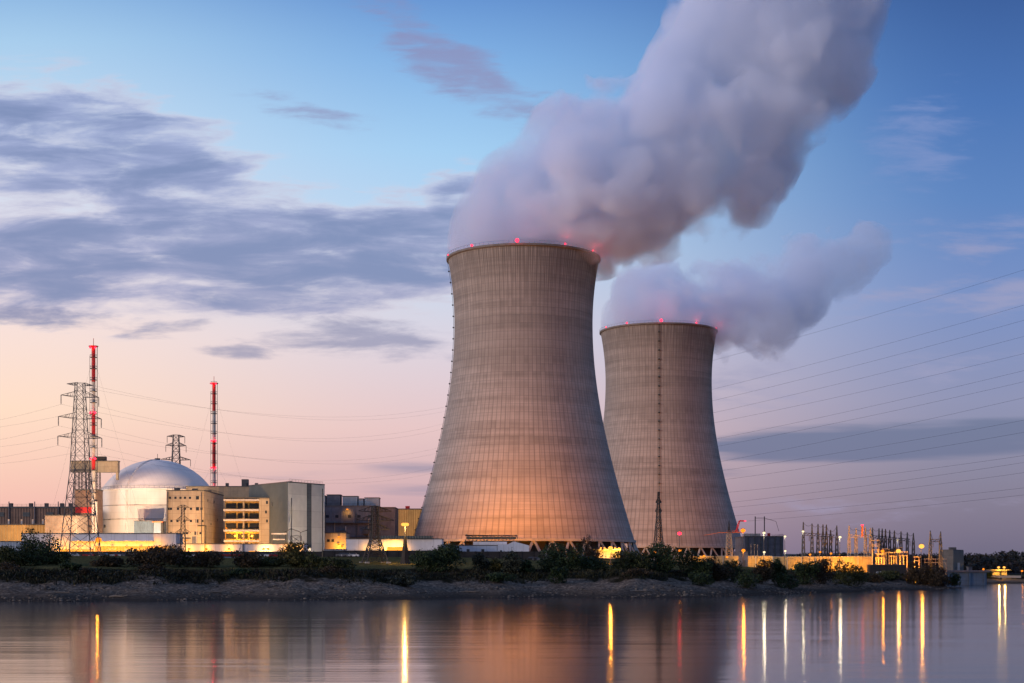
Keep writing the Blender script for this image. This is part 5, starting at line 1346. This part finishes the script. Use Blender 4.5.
UND = {'green': leaf_mat('scrub_green', (.005, .009, .004), (.018, .026, .009)), 'brown': leaf_mat('scrub_brown', (.008, .006, .004), (.030, .022, .011)), 'olive': leaf_mat('scrub_olive', (.009, .010, .004), (.034, .034, .012)),
       'far': leaf_mat('far_tree_brown', (.012, .009, .008), (.032, .025, .020)), 'far_green': leaf_mat('far_tree_green', (.009, .011, .009), (.024, .028, .020))}
def undergrowth():
    r_ = random.Random(3)
    N = 26000
    xs = np.array([r_.uniform(-150, 186) for _ in range(N)]); f = np.interp(xs, SHX, SHY)
    ys = f + np.array([r_.triangular(24, 76, 36) for _ in range(N)])
    s = shore_s(xs, ys); zs = ground(xs, ys)
    b = MB()
    mats = [UND['green'], UND['brown'], UND['brown'], UND['olive']]
    for m_ in mats: b.use(m_)
    for i in range(N):
        x, y, z = xs[i], ys[i], zs[i]
        q = mnoise.noise(Vector((x * .06, y * .09, 0)))
        lim = 25 + 13 * mnoise.noise(Vector((x * .07, 3.3, 1.0))) + 6 * mnoise.noise(Vector((x * .3, 1.3, 5.0)))
        if s[i] < lim or (q < -.25 and s[i] > 45): continue
        b.cur = min(3, max(0, int((mnoise.noise(Vector((x * .045, y * .06, 9))) + .5 + r_.uniform(-.3, .3)) * 4)))
        hh = (.5 + .7 * max(q + .3, 0)) * r_.uniform(.5, 1.3) * (1.1 if s[i] < 42 else .6 if s[i] < 50 else .28)
        for j in range(3):
            a = r_.uniform(0, 6.28); w = r_.uniform(.15, .4); t_ = Vector((r_.gauss(0, .4), r_.gauss(0, .4), hh * r_.uniform(.6, 1.1)))
            p = Vector((x + r_.gauss(0, .3), y + r_.gauss(0, .3), z - .1)); d = Vector((math.cos(a), math.sin(a), 0)) * w
            b.add([p - d * .4, p + d * .4, p + t_ + d * .5 , p + t_ * 1.12 - d * .3], [(0, 1, 2, 3)])
    o = b.build('undergrowth'); tag(o, kind='stuff')
undergrowth()
def shore_stones():
    r_ = random.Random(21); b = MB(); b.use(M['stone_dark']); b.use(M['stone_pale'])
    n = 0
    while n < 3800:
        x = r_.uniform(-140, 182); s_ = abs(r_.gauss(0, 1)) * 9 if r_.random() < .65 else r_.uniform(14, 27)
        y = float(np.interp(x, SHX, SHY)) + s_ + .5
        if mnoise.noise(Vector((x * .05, s_ * .12, 4.0))) < -.12 + .25 * r_.random(): n += .25; continue
        q = min(.10 + abs(r_.gauss(0, .15)), .6); z = G(x, y); b.cur = 0 if r_.random() < .7 else 1
        vs = []
        for k in range(6):
            a = k * 1.047 + r_.uniform(-.3, .3); vs.append((x + q * 1.5 * math.cos(a) * r_.uniform(.7, 1.1), y + q * math.sin(a) * r_.uniform(.7, 1.1), z - .15))
        for k in range(5):
            a = k * 1.256 + r_.uniform(-.3, .3); vs.append((x + q * .9 * math.cos(a), y + q * .6 * math.sin(a), z + q * r_.uniform(.45, .9)))
        b.add(vs, [(0, 1, 7, 6), (1, 2, 8, 7), (2, 3, 8), (3, 4, 9, 8), (4, 5, 10, 9), (5, 0, 6, 10), (6, 7, 8, 9, 10)]); n += 1
    o = b.build('shore_stones'); tag(o, kind='stuff')
shore_stones()
for px, ds, ln, rz, lab in ((62, 12, 7, .2, 'grey driftwood log on the sand below the two-peaked tree'), (118, 9, 5, -.3, 'short driftwood log on the sand below the bright loading bay'), (215, 14, 6, .35, 'bleached driftwood log below the domed brown bush'), (470, 10, 6, -.15, 'dark driftwood log below the slender bush'), (640, 11, 7, .25, 'long driftwood log on the sand between the two towers')):
    Y_ = float(np.interp(X(px, 390), SHX, SHY)) + ds; x_ = X(px, Y_); z_ = G(x_, Y_)
    root = empty('driftwood_log', (x_, Y_, z_), lab, 'driftwood', 'driftwood on the bank', rz)
    b = MB(); b.tube([(-ln / 2, 0, .15), (-ln / 5, .2, .4), (ln / 4, -.1, .3), (ln / 2, .2, .55)], .26, 7, .1); b.build('log', M['driftwood'], root)
    b = MB(); b.tube([(-ln / 6, .1, .4), (-ln / 10, .5, 1.3), (ln / 12, .8, 1.7)], .1, 5, .03); b.tube([(ln / 5, 0, .35), (ln / 3.4, -.5, 1.0)], .08, 5, .03); b.build('branch', M['driftwood'], root)
def far_wood():
    r_ = random.Random(11); b = MB()
    mats = [UND['far'], UND['far_green'], UND['far']]
    for m_ in mats: b.use(m_)
    def crest(px): return np.interp(px, [740, 783, 800, 830, 870, 920, 960, 985, 1000, 1012, 1024, 1060, 1400], [558, 556.5, 553.5, 552.5, 552.8, 554, 552.5, 553.5, 551.5, 549.6, 551.5, 552, 548])
    for i in range(1500):
        px = r_.uniform(745, 1250); near = r_.random() < .45
        Y = r_.uniform(1050, 1200) if near else r_.uniform(1350, 1700)
        yt = crest(px) + (r_.uniform(3, 12) if near else r_.uniform(-.6, 2.5)); x = X(px, Y); zt = Z(yt, Y); rr = r_.uniform(4, 7.5)
        b.cur = r_.choice((0, 0, 1, 2))
        n = 26
        for j in range(n):
            v = Vector((r_.gauss(0, 1), r_.gauss(0, 1), r_.gauss(0, 1))).normalized() * r_.uniform(.5, 1) ** .5
            leaf(b, Vector((x + v.x * rr, Y + v.y * rr, zt - rr + v.z * rr)), r_.uniform(1.6, 3.6), r_)
        for j in range(8):
            leaf(b, Vector((x + r_.uniform(-rr, rr), Y + r_.uniform(-2, 2), r_.uniform(5, max(zt - rr, 6)))), r_.uniform(3, 5.5), r_)
    o = b.build('far_wood'); tag(o, kind='stuff')
far_wood()
def hills():
    b = MB(); n = 60; vs = []
    for i in range(n + 1):
        x = 300 + 2600 * i / n
        h_ = 22 + 10 * mnoise.noise(Vector((x * .002, 0, 0))) + 4 * mnoise.noise(Vector((x * .01, 4, 0)))
        vs += [(x, 1900, 4), (x, 2100, h_ * .7), (x, 2500, h_ + 10), (x, 3200, 4)]
    b.add(vs, [(4 * i + j, 4 * i + 4 + j, 4 * i + 5 + j, 4 * i + 1 + j) for i in range(n) for j in range(3)])
    o = b.build('hills', paint('wooded_hill', (.045, .045, .04), .95, vary=.4, scale=.03, bump=.5), smooth=True); tag(o, kind='structure')
hills()

# ------------------------------------------------------------------ camera and render settings
cam = bpy.data.cameras.new('camera'); co = bpy.data.objects.new('camera', cam); COL.objects.link(co)
co.location = (0, 0, EYE); co.rotation_euler = (R(90), 0, 0)
cam.sensor_width = 36; cam.lens = F * 36 / 1024; cam.shift_y = (HY - 341.5) / 1024; cam.clip_start = 1; cam.clip_end = 20000
SC.camera = co
SC.view_settings.view_transform = 'Standard'; SC.view_settings.look = 'None'; SC.view_settings.exposure = 0; SC.view_settings.gamma = 1
cy = SC.cycles
cy.use_denoising = True; cy.max_bounces = 10; cy.diffuse_bounces = 2; cy.glossy_bounces = 3; cy.volume_bounces = 8; cy.transparent_max_bounces = 6
cy.sample_clamp_indirect = 4; cy.sample_clamp_direct = 0; cy.caustics_reflective = False; cy.caustics_refractive = False
cy.volume_step_rate = 1.0; cy.volume_max_steps = 256
